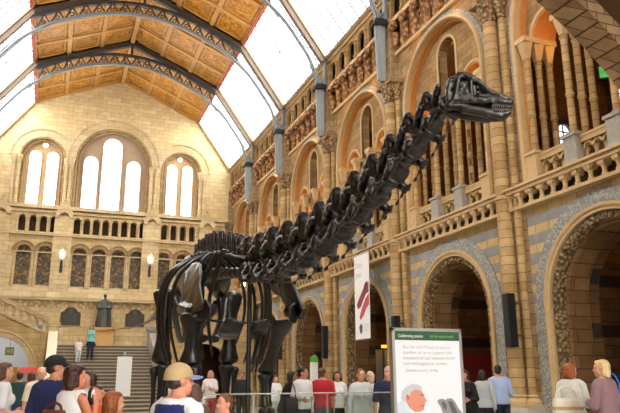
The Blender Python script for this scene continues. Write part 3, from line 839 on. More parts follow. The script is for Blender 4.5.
for i, (p, t, L) in enumerate(pts):
    o = cer if i == 0 else cer.copy()
    if i: COL.objects.link(o); o.parent = dino
    k = .8 + .95 * min(1, i / 9)
    place(o, p, -t, (0, 0, 1), (L / .50, k * 1.05, k))
BACK = [(0, 10.5, 3.33), (0, 11.2, 3.42), (0, 12.2, 3.56), (0, 13.2, 3.68), (0, 14.2, 3.74), (0, 15.2, 3.76)]
dor = proto_dorsal(); nd = 13
_, tot = along(BACK, [1]); pts, _ = along(BACK, [tot / nd] * nd)
for i, (p, t, L) in enumerate(pts):
    o = dor if i == 0 else dor.copy()
    if i: COL.objects.link(o); o.parent = dino
    if i >= 9: o.name = 'sacral_vertebra'
    place(o, p, -t, (0, 0, 1), (L / .36, 1, .72 + .38 * min(1, i / 8) + .05 * (i % 2)))
TAIL = [(0, 15.2, 3.76), (0, 17, 3.72), (0, 19, 3.62), (0, 21, 3.52), (0, 24, 3.5), (0, 27, 3.6), (0, 29.5, 3.7)]
cau = proto_caudal(); nt_ = 44
ls = [.27 + .0035 * i for i in range(nt_)]
_, tot = along(TAIL, [1]); ls = [x * tot / sum(ls) for x in ls]
pts, _ = along(TAIL, ls)
for i, (p, t, L) in enumerate(pts):
    o = cau if i == 0 else cau.copy()
    if i: COL.objects.link(o); o.parent = dino
    k = max(.09, 1.0 * (1 - i / nt_) ** 1.9)
    place(o, p, -t, (0, 0, 1), (L / .3, k, k))
mb = MB(); mb.tube([dl(p) for p in [(0, 29.3, 3.69), (-.05, 31, 3.8), (-.2, 33, 3.9), (-.5, 35, 4.0)]], [.035, .028, .02, .012], 8); mb.build('tail_whip', M['bone'], dino)
# skull
sk = empty('skull', (0, 0, 0), 0, dino)
a = radians(52); fw = Vector((sin(a), -cos(a), -.12))
place(sk, (-.035, 4.47, 3.905), fw)
mb = MB(); c = mb.capsule
c((.07, 0, .03), (.06, 0, .12), .06, .065, 12); mb.ball((.12, 0, .165), (.09, .07, .04)); mb.box(.06, .26, -.045, .045, -.05, .15); mb.box(.24, .36, -.03, .03, -.05, .07); mb.box(.34, .5, -.03, .03, -.055, -.01)
c((.02, 0, .0), (.07, 0, .02), .035, .04, 10)
for s in (-1, 1):
    c((.05, s * .05, .14), (.16, s * .075, .185), .03, .028); c((.16, s * .075, .185), (.27, s * .06, .13), .028, .026); c((.27, s * .06, .13), (.37, s * .045, .035), .026, .03)
    c((.37, s * .045, .035), (.5, s * .035, -.02), .03, .03); c((.05, s * .075, .13), (.035, s * .075, .0), .022, .02); c((.035, s * .075, 0), (.06, s * .08, -.085), .022, .026)
    c((.12, s * .085, .16), (.10, s * .09, -.03), .022, .02); c((.10, s * .09, -.03), (.06, s * .08, -.08), .022, .022)
    c((.21, s * .07, .15), (.235, s * .07, -.03), .017, .02); c((.06, s * .08, -.08), (.24, s * .072, -.045), .02, .026); c((.24, s * .072, -.045), (.40, s * .055, -.045), .03, .034)
    c((.1, s * .09, -.02), (.24, s * .07, .0), .014, .016); c((.4, s * .052, -.04), (.535, s * .036, -.05), .034, .03); c((.38, s * .036, .0), (.53, s * .03, -.038), .028, .024)
mb.ball((.54, 0, -.048), (.025, .045, .026))
for s in (-1, 1):
    c((.3, s * .038, -.005), (.5, s * .03, -.035), .042, .028); c((.06, s * .05, .1), (.12, s * .06, .17), .045, .035); c((.12, s * .055, .19), (.22, s * .05, .165), .03, .026)
    mb.ball((.07, s * .062, -.02), (.05, .03, .06)); c((.1, s * .08, -.04), (.3, s * .062, -.05), .03, .032)
remeshed(mb, 'cranium', M['bone'], sk, .0065, 1, lambda p: .006 * noise.noise(p * 24) + .003 * noise.noise(p * 60))
M['tooth'] = plain('dull_tooth', '#6b6862', .45, var=.2, scale=20)
mb = MB()
for s in (-1, 1):
    for i in range(9):
        x = .40 + .0165 * i; y = s * (.058 - .002 * i)
        mb.capsule((x, y, -.068), (x + .006, y, -.098), .0058, .003, 6)
for i in range(5): mb.capsule((.553, -.026 + .013 * i, -.065), (.56, -.026 + .013 * i, -.097), .0058, .003, 6)
mb.build('upper_teeth', M['tooth'], sk)
jaw = empty('lower_jaw', (0, 0, 0), 0, sk)
mb = MB(); c = mb.capsule
for s in (-1, 1):
    c((.05, s * .08, -.1), (.17, s * .076, -.112), .028, .042); c((.17, s * .076, -.118), (.36, s * .058, -.15), .042, .045); c((.36, s * .058, -.15), (.475, s * .034, -.158), .036, .034)
    c((.475, s * .034, -.158), (.53, s * .02, -.128), .03, .02)
c((.47, -.03, -.16), (.47, .03, -.16), .034, .034); c((.53, -.02, -.13), (.53, .02, -.13), .02, .02)
jb = remeshed(mb, 'mandible', M['bone'], sk, .0065, 1, lambda p: .005 * noise.noise(p * 26))
bpy.data.objects.remove(jaw)
for s in (-1, 1):
    mb = MB()
    for i in range(8):
        x = .40 + .0165 * i; y = s * (.05 - .003 * i); mb.capsule((x, y, -.135), (x + .006, y, -.1), .0055, .003, 6)
    mb.build('lower_teeth', M['tooth'], sk)
# ribs
def rib(s, i):
    t = i / 7.0; y = 11.0 + 3.0 * t; z = 3.40 + .05 * i + .32
    w = (.52, .6, .78, .95, 1.03, 1.04, 1.0, .9)[i]; low = 2.15 - .28 * sin(pi * (.2 + .6 * t)) + (.35 if i > 6 else 0)
    pts = catmull([(s * .12, y, z - .12), (s * .36, y + .02, z + .02), (s * w * .8, y + .1, z - .25), (s * w, y + .2, z - .7), (s * w * 1.0, y + .27, (z - .7 + low) / 2), (s * w * .82, y + .28, low)], 5)
    mb = MB(); n = len(pts)
    mb.tube([dl(p) for p in pts], [.02 + .016 * sin(pi * min(1, .15 + .8 * k / n)) for k in range(n)], 8, .95, (0, 1, 0))
    mb.capsule(dl((s * .2, y, z - .02)), dl((s * .36, y + .02, z + .02)), .03, .035, 8)
    mb.build('rib', M['bone'], dino)
for s in (-1, 1):
    for i in range(8): rib(s, i)
# girdles
def plate(name, pts, th, mb=None, smooth=3):
    """thick bony plate through a fan of 3-D outline points"""
    mb = mb or MB(); P = [dl(p) for p in pts]; cen = sum(P, Vector()) / len(P)
    nrm = Vector()
    for i in range(len(P)): nrm += (P[i] - cen).cross(P[(i + 1) % len(P)] - cen)
    P = [Vector(q) for q in catmull(P + [P[0]], 5)[:-1]]; nrm.normalize(); rings = [[cen + (p - cen) * .05 + nrm * th * 1.3 for p in P], [cen + (p - cen) * .6 + nrm * th for p in P], [p + nrm * th * .5 for p in P], [p - nrm * th * .5 for p in P], [cen + (p - cen) * .6 - nrm * th for p in P], [cen + (p - cen) * .05 - nrm * th * 1.3 for p in P]]
    mb.loft(rings); return mb
def girdle(s):
    X = lambda x: s * x
    # scapula blade rising backwards, coracoid curving inwards in front
    mb = plate('s', [(X(.74), 11.72, 3.62), (X(.86), 12.12, 3.28), (X(.95), 11.5, 2.98), (X(.95), 11.25, 2.72), (X(.93), 10.7, 2.62), (X(.82), 10.3, 2.72), (X(.82), 10.55, 3.02), (X(.74), 11.0, 3.48)], .05)
    mb.capsule(dl((X(.95), 11.35, 2.78)), dl((X(.93), 10.75, 2.68)), .11, .10); mb.capsule(dl((X(.84), 11.75, 3.42)), dl((X(.93), 11.25, 2.85)), .06, .08)
    remeshed(mb, 'scapula', M['bone'], dino, .02, 9, lambda p: .012 * noise.noise(p * 5))
    mb = plate('c', [(X(.86), 10.62, 2.86), (X(.9), 10.78, 2.6), (X(.78), 10.58, 2.5), (X(.66), 10.48, 2.58), (X(.64), 10.45, 2.72), (X(.74), 10.5, 2.84)], .045)
    remeshed(mb, 'coracoid', M['bone'], dino, .02, 9, lambda p: .02 * noise.noise(p * 6))
    mb = plate('st', [(X(.1), 10.55, 2.5), (X(.34), 10.6, 2.55), (X(.42), 10.95, 2.4), (X(.3), 11.25, 2.28), (X(.08), 11.0, 2.3)], .06)
    remeshed(mb, 'sternal_plate', M['bone'], dino, .02, 9, lambda p: .02 * noise.noise(p * 6))
    # front limb
    sx, sy, sz = (-.88, 10.75, 2.64) if s < 0 else (.84, 11.35, 2.6)
    ex, ey, ez = (-.86, 10.98, 1.83) if s < 0 else (.8, 12.2, 1.72)
    def limb(name, prof, a, b, wob=.62, rot=0.0):
        a = dl(a); b = dl(b); d = b - a; mb = MB(); rings = []
        xax = Vector((cos(rot), sin(rot), 0)); yax = Vector((-sin(rot), cos(rot), 0))
        for (t, w, q) in prof:
            c = a + d * t
            rings.append([c + xax * (w * cos(2 * pi * k / 16)) + yax * (w * q * sin(2 * pi * k / 16)) for k in range(16)])
        mb.loft(rings); o = mb.build(name, M['bone'], dino, smooth=70); return o
    hp = [(-.02, .06, .6), (.0, .17, .6), (.05, .215, .6), (.14, .215, .55), (.3, .15, .6), (.5, .115, .75), (.7, .115, .75), (.84, .16, .65), (.93, .19, .7), (.98, .18, .75), (1.02, .08, .7)]
    limb('humerus', hp, (sx, sy, sz), (ex, ey, ez), rot=.3 * s)
    lp = [(-.03, .03, 1), (0, .1, 1), (.06, .12, .9), (.2, .085, .9), (.5, .06, 1), (.8, .065, 1), (.95, .09, 1), (1, .085, 1), (1.03, .03, 1)]
    limb('ulna', lp, (ex + .06 * s, ey + .05, ez - .02), (ex + .05 * s, ey + .05, 1.12)); limb('radius', lp, (ex - .07 * s, ey - .06, ez - .03), (ex - .04 * s, ey - .06, 1.12))
    for k in range(5):
        an = -pi / 2 + (k - 2) * .62
        px, py = ex + .11 * cos(an), ey - .02 + .13 * sin(an)
        mb = MB(); mb.tube([dl((px, py, 1.1)), dl((px, py, 1.06)), dl((px + .02 * cos(an), py + .02 * sin(an), .9)), dl((px + .05 * cos(an), py + .05 * sin(an), .68)), dl((px + .07 * cos(an), py + .07 * sin(an), .62))], [.03, .055, .042, .052, .03], 10)
        mb.capsule(dl((px + .07 * cos(an), py + .07 * sin(an), .6)), dl((px + .13 * cos(an), py + .13 * sin(an), .51)), .05, .04); mb.build('front_toe', M['bone'], dino)
    # pelvis and hind limb
    mb = plate('i', [(X(.34), 13.75, 3.95), (X(.4), 13.5, 3.62), (X(.52), 14.4, 3.42), (X(.55), 14.9, 3.3), (X(.5), 15.3, 3.45), (X(.4), 15.75, 3.75), (X(.32), 15.4, 4.15), (X(.28), 14.6, 4.28)], .06)
    mb.capsule(dl((X(.5), 14.55, 3.5)), dl((X(.52), 14.5, 3.3)), .1, .1); remeshed(mb, 'ilium', M['bone'], dino, .022, 9, lambda p: .015 * noise.noise(p * 5))
    mb = MB(); mb.tube([dl((X(.5), 14.5, 3.3)), dl((X(.42), 14.2, 2.9)), dl((X(.22), 13.75, 2.5)), dl((X(.1), 13.6, 2.4))], [.15, .1, .11, .14], 12, .6); mb.build('pubis', M['bone'], dino)
    mb = MB(); mb.tube([dl((X(.5), 15.0, 3.3)), dl((X(.38), 15.5, 2.95)), dl((X(.2), 16.0, 2.62)), dl((X(.08), 16.3, 2.5))], [.13, .08, .075, .1], 12, .6); mb.build('ischium', M['bone'], dino)
    hx, hy = X(.74), 14.75
    fp = [(-.03, .06, .7), (0, .2, .6), (.05, .27, .55), (.14, .24, .55), (.3, .165, .65), (.5, .14, .75), (.7, .145, .75), (.85, .19, .75), (.93, .225, .85), (.98, .21, .85), (1.02, .1, .8)]
    limb('femur', fp, (hx, hy, 3.5), (hx + .0, hy + .1, 1.95))
    mb = MB(); mb.ball(dl((X(.56), hy, 3.42)), .16); mb.build('femur_head', M['bone'], dino)
    tp = [(-.03, .05, 1), (0, .15, 1), (.06, .18, .9), (.2, .12, .9), (.5, .085, 1), (.8, .09, 1), (.95, .13, .9), (1, .12, .9), (1.03, .05, 1)]
    limb('tibia', tp, (hx - .05 * s, hy + .08, 1.9), (hx - .03 * s, hy + .2, .92)); limb('fibula', [(t, w * .55, q) for t, w, q in tp], (hx + .15 * s, hy + .1, 1.85), (hx + .12 * s, hy + .2, .92))
    mb = MB(); mb.ball(dl((hx + .02 * s, hy + .18, .88)), (.2, .14, .07)); mb.build('ankle', M['bone'], dino)
    for k in range(5):
        an = -pi / 2 + (k - 2) * .5
        bx, by = hx + .14 * cos(an), hy + .15 + .1 * sin(an)
        mb = MB(); mb.tube([dl((bx, by, .84)), dl((bx + .05 * cos(an), by + .08 * sin(an), .7)), dl((bx + .1 * cos(an), by + .18 * sin(an), .57))], [.06, .045, .055], 10)
        mb.capsule(dl((bx + .12 * cos(an), by + .22 * sin(an), .54)), dl((bx + .2 * cos(an), by + .36 * sin(an), .49)), .06, .03); mb.build('hind_toe', M['bone'], dino)
for s in (-1, 1): girdle(s)
# iron armature
mb = MB(); mb.tube([dl((.05, 10.75, .45)), dl((.05, 10.75, 3.3))], .04, 10); mb.build('support_pole', M['black'], dino)
mb = MB(); mb.tube([dl((0, 14.4, .45)), dl((0, 14.4, 3.65))], .05, 10); mb.build('support_pole', M['black'], dino)
mb = MB(); mb.tube([dl((0, 18.6, .45)), dl((0, 18.6, 3.5))], .035, 10); mb.build('support_pole', M['black'], dino)
for q in ((.3, 10.9), (.42, 11.05)):
    mb = MB(); mb.tube([dl((q[0], q[1], 2.35)), dl((q[0] - .1, q[1] + .02, 1.95)), dl((q[0] - .14, q[1] + .05, 1.72))], [.03, .024, .014], 8); mb.build('sternal_rib', M['bone'], dino)
mb = MB(); mb.tube([dl((-.85, 11.1, 2.6)), dl((-.3, 11.2, 2.55)), dl((.3, 11.2, 2.55)), dl((.85, 11.1, 2.6))], .02, 8); mb.build('armature_bar', M['black'], dino)
pl = MB().box(-1.35, 1.35, 9.75, 19.5, FZ, .42); pl.box(-1.38, 1.38, 9.72, 19.53, .42, .45)
tag(pl.build('display_plinth', plain('plinth_grey', '#a8a39a', .6, var=.08), smooth=0), 'long low grey plinth under the dinosaur skeleton', 'plinth')
# ------------------------------------------------------------------ staircase and its side flights
LY, LZ, NS = 38.0, 3.39, 20
RISE, TREAD = LZ / NS, .33
YB = LY - (NS - 1) * TREAD
SX0, SX1 = -2.76, 1.96
M['stepdark'] = plain('dark_step_riser', '#6f6558', .8, var=.2, scale=4)  # risers a darker tone than the pale nosings
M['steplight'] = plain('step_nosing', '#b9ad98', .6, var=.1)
st = empty('staircase'); struct(st, 'broad stone staircase rising to the landing below the end wall', 'staircase')
mb = MB(); nz = MB()
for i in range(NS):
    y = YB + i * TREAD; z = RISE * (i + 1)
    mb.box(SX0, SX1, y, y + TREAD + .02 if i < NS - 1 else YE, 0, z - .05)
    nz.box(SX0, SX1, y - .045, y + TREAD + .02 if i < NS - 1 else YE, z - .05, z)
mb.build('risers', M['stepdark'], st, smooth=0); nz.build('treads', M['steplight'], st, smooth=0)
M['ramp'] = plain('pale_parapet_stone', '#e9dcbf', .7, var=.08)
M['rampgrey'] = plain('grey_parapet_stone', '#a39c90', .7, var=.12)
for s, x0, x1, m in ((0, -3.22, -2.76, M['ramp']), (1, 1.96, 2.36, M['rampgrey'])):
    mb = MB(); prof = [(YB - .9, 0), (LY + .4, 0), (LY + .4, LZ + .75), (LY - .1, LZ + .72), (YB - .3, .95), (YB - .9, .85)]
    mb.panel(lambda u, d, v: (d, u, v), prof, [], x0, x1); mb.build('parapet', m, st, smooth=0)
MB().box(-3.35, -2.7, LY - .2, LY + .5, 0, 4.3).box(-3.42, -2.63, LY - .27, LY + .57, 4.3, 4.5).build('newel_post', M['endtrim'], st, smooth=0)
MB().box(1.9, 2.45, LY - .2, LY + .45, 0, 4.2).box(1.84, 2.51, LY - .27, LY + .5, 4.2, 4.38).build('newel_post', M['rampgrey'], st, smooth=0)
M['branch'] = stone('branch_wall', '#d9bd88', '#c9a870', '#a58a5c', 'XZ', row=.3, wid=.65)
BY = 37.0
def branch(s):
    """side flight: wall with an arch below a raking balustrade"""
    xa = -3.28 if s < 0 else 2.4; xb = s * (8.1 if s < 0 else 7.7)
    ac, ar, zs = (-5.62, 1.66, 2.05) if s < 0 else (4.9, 1.3, 2.2)
    L = abs(xb - xa); top = lambda x: 3.85 + .44 * abs(x - xa)
    outer = [(xa, 0), (xb, 0), (xb, top(xb)), (xa, top(xa))]
    if s < 0: outer = [(xb, 0), (xa, 0), (xa, top(xa)), (xb, top(xb))]
    b = empty('wall_branch' if s < 0 else 'wall_branch_opposite')
    struct(b, 'arched wall carrying the side flight on the ' + ('left of the staircase, white corridor inside' if s < 0 else 'far right of the staircase behind the hind legs'), 'wall')
    MB().panel(mpE, outer, [archpoly(ac, ar, .02, zs, 20)], BY, BY + .5).build('flight_wall', M['branch'], b, smooth=0)
    mb = MB(); mb.archring(mpE, ac, zs, 0, ar - .02, ar + .3, BY - .06, BY + .3, 28); mb.archroll(mpE, ac, zs, 0, ar + .28, BY - .06, .05, 28); mb.build('flight_arch', M['endtrim'], b)
    ins = plain('corridor_plaster' if s < 0 else 'corridor_brown', '#d5d6d8' if s < 0 else '#6a4630', .8, var=.06)
    mb = MB(); mb.box(ac - 2.2, ac + 2.2, 42.9, 43.0, 0, 4.4); mb.box(ac - 2.2, ac - 2.1, BY + .5, 43, 0, 4.4); mb.box(ac + 2.1, ac + 2.2, BY + .5, 43, 0, 4.4); mb.box(ac - 2.2, ac + 2.2, BY + .5, 43, 4.3, 4.4); mb.build('corridor', ins, b, smooth=0)
    dm = plain('corridor_door_%d' % (s + 1), '#c98a3a' if s < 0 else '#7a2d1c', .6, var=.2)
    MB().box(ac - .9, ac + .9, 42.8, 42.9, 0, 2.3).box(ac - .05, ac + .05, 42.76, 42.8, 0, 2.3).build('corridor_door', dm, b, smooth=0)
    # raking balustrade: its own thing
    r = empty('raking_balustrade'); tag(r, 'sloping stone balustrade of the side flight ' + ('left of the staircase' if s < 0 else 'on the far right, behind the dinosaur'), 'balustrade', 'raking balustrades')
    def rake(mb, z0, z1, d0, d1):
        mb.panel(mpE, [(xa, top(xa) + z0), (xb, top(xb) + z0), (xb, top(xb) + z1), (xa, top(xa) + z1)], [], d0, d1)
    mb = MB(); rake(mb, .62, .8, BY - .12, BY + .36); rake(mb, .78, .84, BY - .16, BY + .4); mb.build('handrail', M['endtrim'], r, smooth=0)
    mb = MB(); rake(mb, -.02, .1, BY - .08, BY + .5); mb.build('base_rail', M['endtrim'], r, smooth=0)
    n = 13
    for i in range(n):
        x = xa + (xb - xa) * (i + .5) / n; z = top(x)
        mb = MB(); mb.lathe([(.1, z - .02), (.1, z + .12), (.06, z + .18), (.09, z + .34), (.06, z + .5), (.12, z + .56), (.12, z + .68)], (x, BY + .12), 10); mb.build('baluster', M['endtrim'], r)
    return ac
lp_ = bpy.data.objects.new('corridor_lamp', bpy.data.lights.new('corridor_lamp', 'POINT')); lp_.location = (-5.6, 40.6, 3.7); lp_.data.energy = 80; lp_.data.color = (1, .96, .9); lp_.data.shadow_soft_size = .3; COL.objects.link(lp_)  # added fill light with no visible source, brightens the dark corridor
acl = branch(-1); acr = branch(1)

# ------------------------------------------------------------------ wall furniture
def exit_sign(loc, rz, sx, sz, label, face, back='#1d2a1a', es=1.2):
    r = empty('exit_sign', loc, rz); tag(r, label, 'sign')
    MB().box(-sx / 2, sx / 2, -.04, .04, -sz / 2, sz / 2).build('housing', plain('sign_housing', back, .5, var=.05), r, smooth=0)
    MB().box(-sx * .45, sx * .45, -.046, -.04, -sz * .42, sz * .42).build('lit_face', plain('lit_green_sign', face, .4, var=.02, emit=face, es=es), r, smooth=0)
    a = MB().box(-sx * .38, -sx * .05, -.05, -.046, -sz * .06, sz * .06); a.add([(sx * .02 - sx * .12, -.05, sz * .2), (sx * .02 - sx * .12, -.05, -sz * .2), (sx * .1, -.05, 0)], [(0, 1, 2)])
    a.ball((sx * .28, -.046, sz * .22), (.035 * sx / .4, .006, .035 * sx / .4), 8, 6); a.box(sx * .24, sx * .32, -.05, -.046, -sz * .28, sz * .12)
    a.build('running_figure', M['white'], r, smooth=0)
    MB().box(-.01, .01, -.01, .01, sz / 2, sz / 2 + .7).build('hanger', M['irondark'], r, smooth=0)
    return r
exit_sign((11.2, 13.2, 10.05), radians(-42), .55, .42, 'small lit green exit sign hanging in the upper gallery beside the entrance-end pier', '#3fa04a')
exit_sign((-5.05, 39.0, 3.05), 0, .42, .4, 'small dark exit sign hanging in the white arch left of the staircase', '#8a8a2a', es=.3)

def lantern(x):
    r = empty('wall_lantern', (x, YE - .16, 9.0)); 
    tag(r, 'white glass wall lantern on an iron bracket, ' + ('left of the central lower windows' if x < 0 else 'right of the central lower windows'), 'lantern', 'end wall lanterns')
    mb = MB(); mb.tube([(0, 0, -.85), (0, -.08, -.6), (0, -.3, -.35), (0, -.32, -.2)], .045, 8); mb.box(-.08, .08, -.05, .02, -1.0, -.3); mb.build('bracket', M['irondark'], r)
    mb = MB(); mb.lathe([(.06, -.22), (.16, -.15), (.22, .12), (.22, .2), (.14, .34), (.03, .4)], (0, -.32), 8); mb.build('glass_shade', plain('opal_glass', '#f4f2ea', .3, var=.02, emit='#fff4dc', es=.6), r)
    mb = MB(); mb.lathe([(.24, .2), (.25, .23), (.1, .4), (.03, .46), (.03, .55)], (0, -.32), 8); mb.build('lantern_cap', M['white'], r)
lantern(-2.89); lantern(2.5)

def wall_plaque(x, z):
    r = empty('bronze_plaque', (x, YE + .0, z)); tag(r, 'dark bronze memorial plaque with an arched head, ' + ('left of the statue' if x < 0 else 'right of the statue behind the tail'), 'plaque', 'memorial plaques')
    prof = [(-.55, -.5), (.55, -.5), (.55, .2), (.4, .3)] + [(.36 * cos(pi * k / 8), .3 + .22 * sin(pi * k / 8)) for k in range(9)] + [(-.4, .3), (-.55, .2)]
    MB().panel(mpE, prof, [], -.06, 0).build('plate', M['plaque'], r, smooth=0)
    mb = MB(); mb.panel(mpE, [(a * 1.06, b * 1.06) for a, b in prof], [[(a * .95, b * .95) for a, b in prof]], -.09, 0); mb.build('rim', M['plaque'], r, smooth=0)
    mb = MB()
    for k in range(5): mb.box(-.38, .38, -.07, -.06, -.4 + k * .12, -.37 + k * .12)
    mb.ball((0, -.06, .28), (.16, .04, .18), 10, 8); mb.build('relief', M['bronze'], r)
wall_plaque(-2.08, 5.35); wall_plaque(1.78, 5.35)

def statue():
    r = empty('statue', (-.16, 43.1, LZ)); tag(r, 'dark bronze statue of a robed figure on a stone pedestal above the stairs', 'statue')
    mb = MB(); mb.box(-.75, .75, -.6, .6, 0, .25); mb.taper(-.62, .62, -.5, .5, .25, -.55, .55, -.45, .45, 1.1); mb.box(-.68, .68, -.56, .56, 1.1, 1.26); mb.build('pedestal', plain('pedestal_stone', '#d0a468', .7, var=.12), r, smooth=0)
    z = 1.26
    mb = MB(); rings = []
    for (h, a, b) in [(0, .42, .3), (.04, .45, .32), (.5, .38, .27), (1.0, .34, .24), (1.35, .36, .23), (1.6, .33, .2), (1.7, .2, .14), (1.76, .09, .09)]:
        rings.append([(a * cos(2 * pi * k / 20) * (1 + .05 * cos(7 * 2 * pi * k / 20)), b * sin(2 * pi * k / 20) * (1 + .08 * cos(5 * 2 * pi * k / 20)), z + h) for k in range(20)])
    mb.loft(rings)
    for s in (-1, 1):
        mb.capsule((s * .33, -.02, z + 1.55), (s * .4, -.08, z + 1.22), .1, .09); mb.capsule((s * .4, -.08, z + 1.22), (s * .12, -.27, z + 1.2), .08, .055); mb.ball((s * .1, -.28, z + 1.2), .06)
        mb.capsule((s * .3, -.1, z + 1.35), (s * .4, .0, z + .15), .07, .1)
        mb.capsule((s * .13, -.2, z + .6), (s * .13, -.22, z + .05), .09, .07); mb.ball((s * .13, -.3, z + .04), (.07, .14, .05))
    mb.capsule((0, 0, z + 1.7), (0, -.01, z + 1.86), .065, .06)
    remeshed(mb, 'robed_figure', M['bronze'], r, .028, 2)
    mb = MB(); mb.ball((0, -.02, z + 1.94), (.095, .115, .135)); mb.capsule((0, -.12, z + 1.95), (0, -.145, z + 1.91), .018, .024); mb.ball((0, -.06, z + 1.86), (.07, .075, .06)); mb.ball((0, .02, z + 1.99), (.105, .11, .1))
    for s in (-1, 1): mb.ball((s * .095, 0, z + 1.93), (.015, .03, .04))
    remeshed(mb, 'head', M['bronze'], r, .012, 1)
statue()

def column_speaker(y, z0, z1, label):
    r = empty('column_speaker', (WX - .5, y, z0)); tag(r, label, 'loudspeaker', 'column speakers on the piers'); h = z1 - z0
    MB().box(-.1, .1, -.12, .12, 0, h).build('cabinet', M['black'], r, smooth=0)
    MB().box(-.115, -.1, -.1, .1, .03, h - .03).build('grille', plain('speaker_mesh', '#1f2023', .7, var=.3, scale=60), r, smooth=0)
    for q in (.2, .8): MB().box(.08, .26, -.03, .03, h * q, h * q + .05).build('bracket', M['irondark'], r, smooth=0)
column_speaker(13.6, 2.32, 3.62, 'tall black column speaker on the pier behind the ginger-haired woman')
column_speaker(19.5, 2.3, 3.58, 'black column speaker on the pier just above the exhibition sign panel')
column_speaker(25.7, 2.38, 3.7, 'black column speaker on the pier above the person in red')
column_speaker(31.6, 2.5, 4.4, 'black column speaker on the pier beside the front leg of the skeleton')

def txt(name, body, size, mat, parent, loc, rot=(pi / 2, 0, 0), align='LEFT'):
    c = bpy.data.curves.new(name, 'FONT'); c.body = body; c.size = size; c.extrude = .0006; c.align_x = align; c.materials.append(mat)
    t_ = bpy.data.objects.new('tmp', c); COL.objects.link(t_); dg = bpy.context.evaluated_depsgraph_get(); me = bpy.data.meshes.new_from_object(t_.evaluated_get(dg))
    bpy.data.objects.remove(t_); me.name = name
    o = bpy.data.objects.new(name, me); o.location = loc; o.rotation_euler = rot; return link(o, parent)
def flat(mb, pts, y, th=.002):
    return mb.panel(lambda u, d, v: (u, d, v), pts, [], y - th, y)

def sign_panel():
    W, H = .87, 2.15 - FZ
    r = empty('exhibition_sign', (.735, 7.0, FZ)); tag(r, 'tall white exhibition sign panel with green header and a printed portrait facing a lizard', 'sign')
    mb = MB(); mb.box(0, W, -.03, .03, .12, H); mb.build('board', plain('sign_white', '#e9e9f2', .5, var=.01), r, smooth=0)
    mb = MB(); mb.box(-.035, 0, -.04, .04, 0, H + .03); mb.box(W, W + .035, -.04, .04, 0, H + .03); mb.box(-.035, W + .035, -.04, .04, H, H + .035); mb.build('frame', M['steel'], r, smooth=0)
    mb = MB(); mb.box(-.1, .05, -.3, .3, 0, .04); mb.box(W - .05, W + .1, -.3, .3, 0, .04); mb.build('foot', M['steel'], r, smooth=0)
    MB().box(.0, W, -.036, -.03, H - .105, H).build('green_header', plain('header_green', '#1f5638', .5, var=.05), r, smooth=0)
    txt('header_lettering', 'Celebrating passion', .05, M['white'], r, (.05, -.0365, H - .072)).scale = (.82, 1, 1)
    txt('header_lettering', 'for the natural world', .05, plain('pale_green_ink', '#7fb56a', .6, var=.02), r, (.47, -.0365, H - .072)).scale = (.75, 1, 1)
    ink = plain('pale_grey_ink', '#b9c6bd', .6, var=.02)
    for k, s in enumerate(('But his and Prince is one or', 'another of us in support the', 'wonders of our natural world', 'and investigate its variety')):
        txt('lettering', s, .055, ink, r, (.1, -.0365, H - .2 - .062 * k)).scale = (1.05, 1, 1)
    txt('caption_lettering', 'Exhibition curator, 26 May', .04, ink, r, (.13, -.0365, H - .46))
    p = lambda x, y: ((x - 393.0) * .01345, H - (y - 328.0) * .0109)
    def art(name, pts, col, yy):
        mb = flat(MB(), [p(*q) for q in pts], yy); mb.build(name, plain('print_' + col.strip('#'), col, .6, var=.06), r, smooth=0)
    art('printed_portrait', [(396, 402), (399, 397), (404, 405), (408, 413.5), (411, 424), (412, 440), (393.4, 440), (393.4, 401)], '#cfdbe6', -.032)
    art('printed_portrait', [(401, 396), (405, 390), (411, 388), (417, 390), (419.5, 394), (420, 397), (422, 400), (421.6, 401), (420, 402), (420.3, 404), (419, 405.5), (419, 409), (416, 411), (410, 411.5), (405, 407), (402, 401)], '#d9907a', -.034)
    art('printed_portrait', [(397.5, 398), (398, 391), (402, 386), (408, 383), (414, 383.5), (418, 387), (417, 390), (411, 388.5), (407, 391), (405.5, 396), (403.5, 393), (402, 395), (402, 401), (399.5, 400)], '#c3c6cc', -.035)
    art('printed_portrait', [(402.3, 395), (403.8, 393.6), (405.2, 396), (404.5, 399), (403, 399)], '#c8705c', -.036)
    art('printed_portrait', [(415.6, 394.2), (418.4, 393.4), (418.6, 394.4), (416, 395.4)], '#7d5048', -.036)
    art('printed_portrait', [(416, 405.2), (419.6, 404.4), (419.4, 405.3), (416.4, 406)], '#8e4a44', -.036)
    art('printed_lizard', [(432.5, 400.5), (434, 399), (438, 398.6), (441, 400), (442.5, 398.2), (447, 398.3), (450, 402), (453, 408), (457, 414), (457.4, 430), (437, 430), (438, 420), (437, 412), (435, 406), (433, 403)], '#8b8e90', -.032)
    art('printed_lizard', [(436, 402), (439, 401.4), (441.5, 405), (440.5, 411), (438, 408)], '#5c6063', -.033)
    art('printed_lizard', [(443, 401), (447, 401.5), (450, 408), (453, 416), (449, 418), (445, 409)], '#55595c', -.033)
sign_panel()

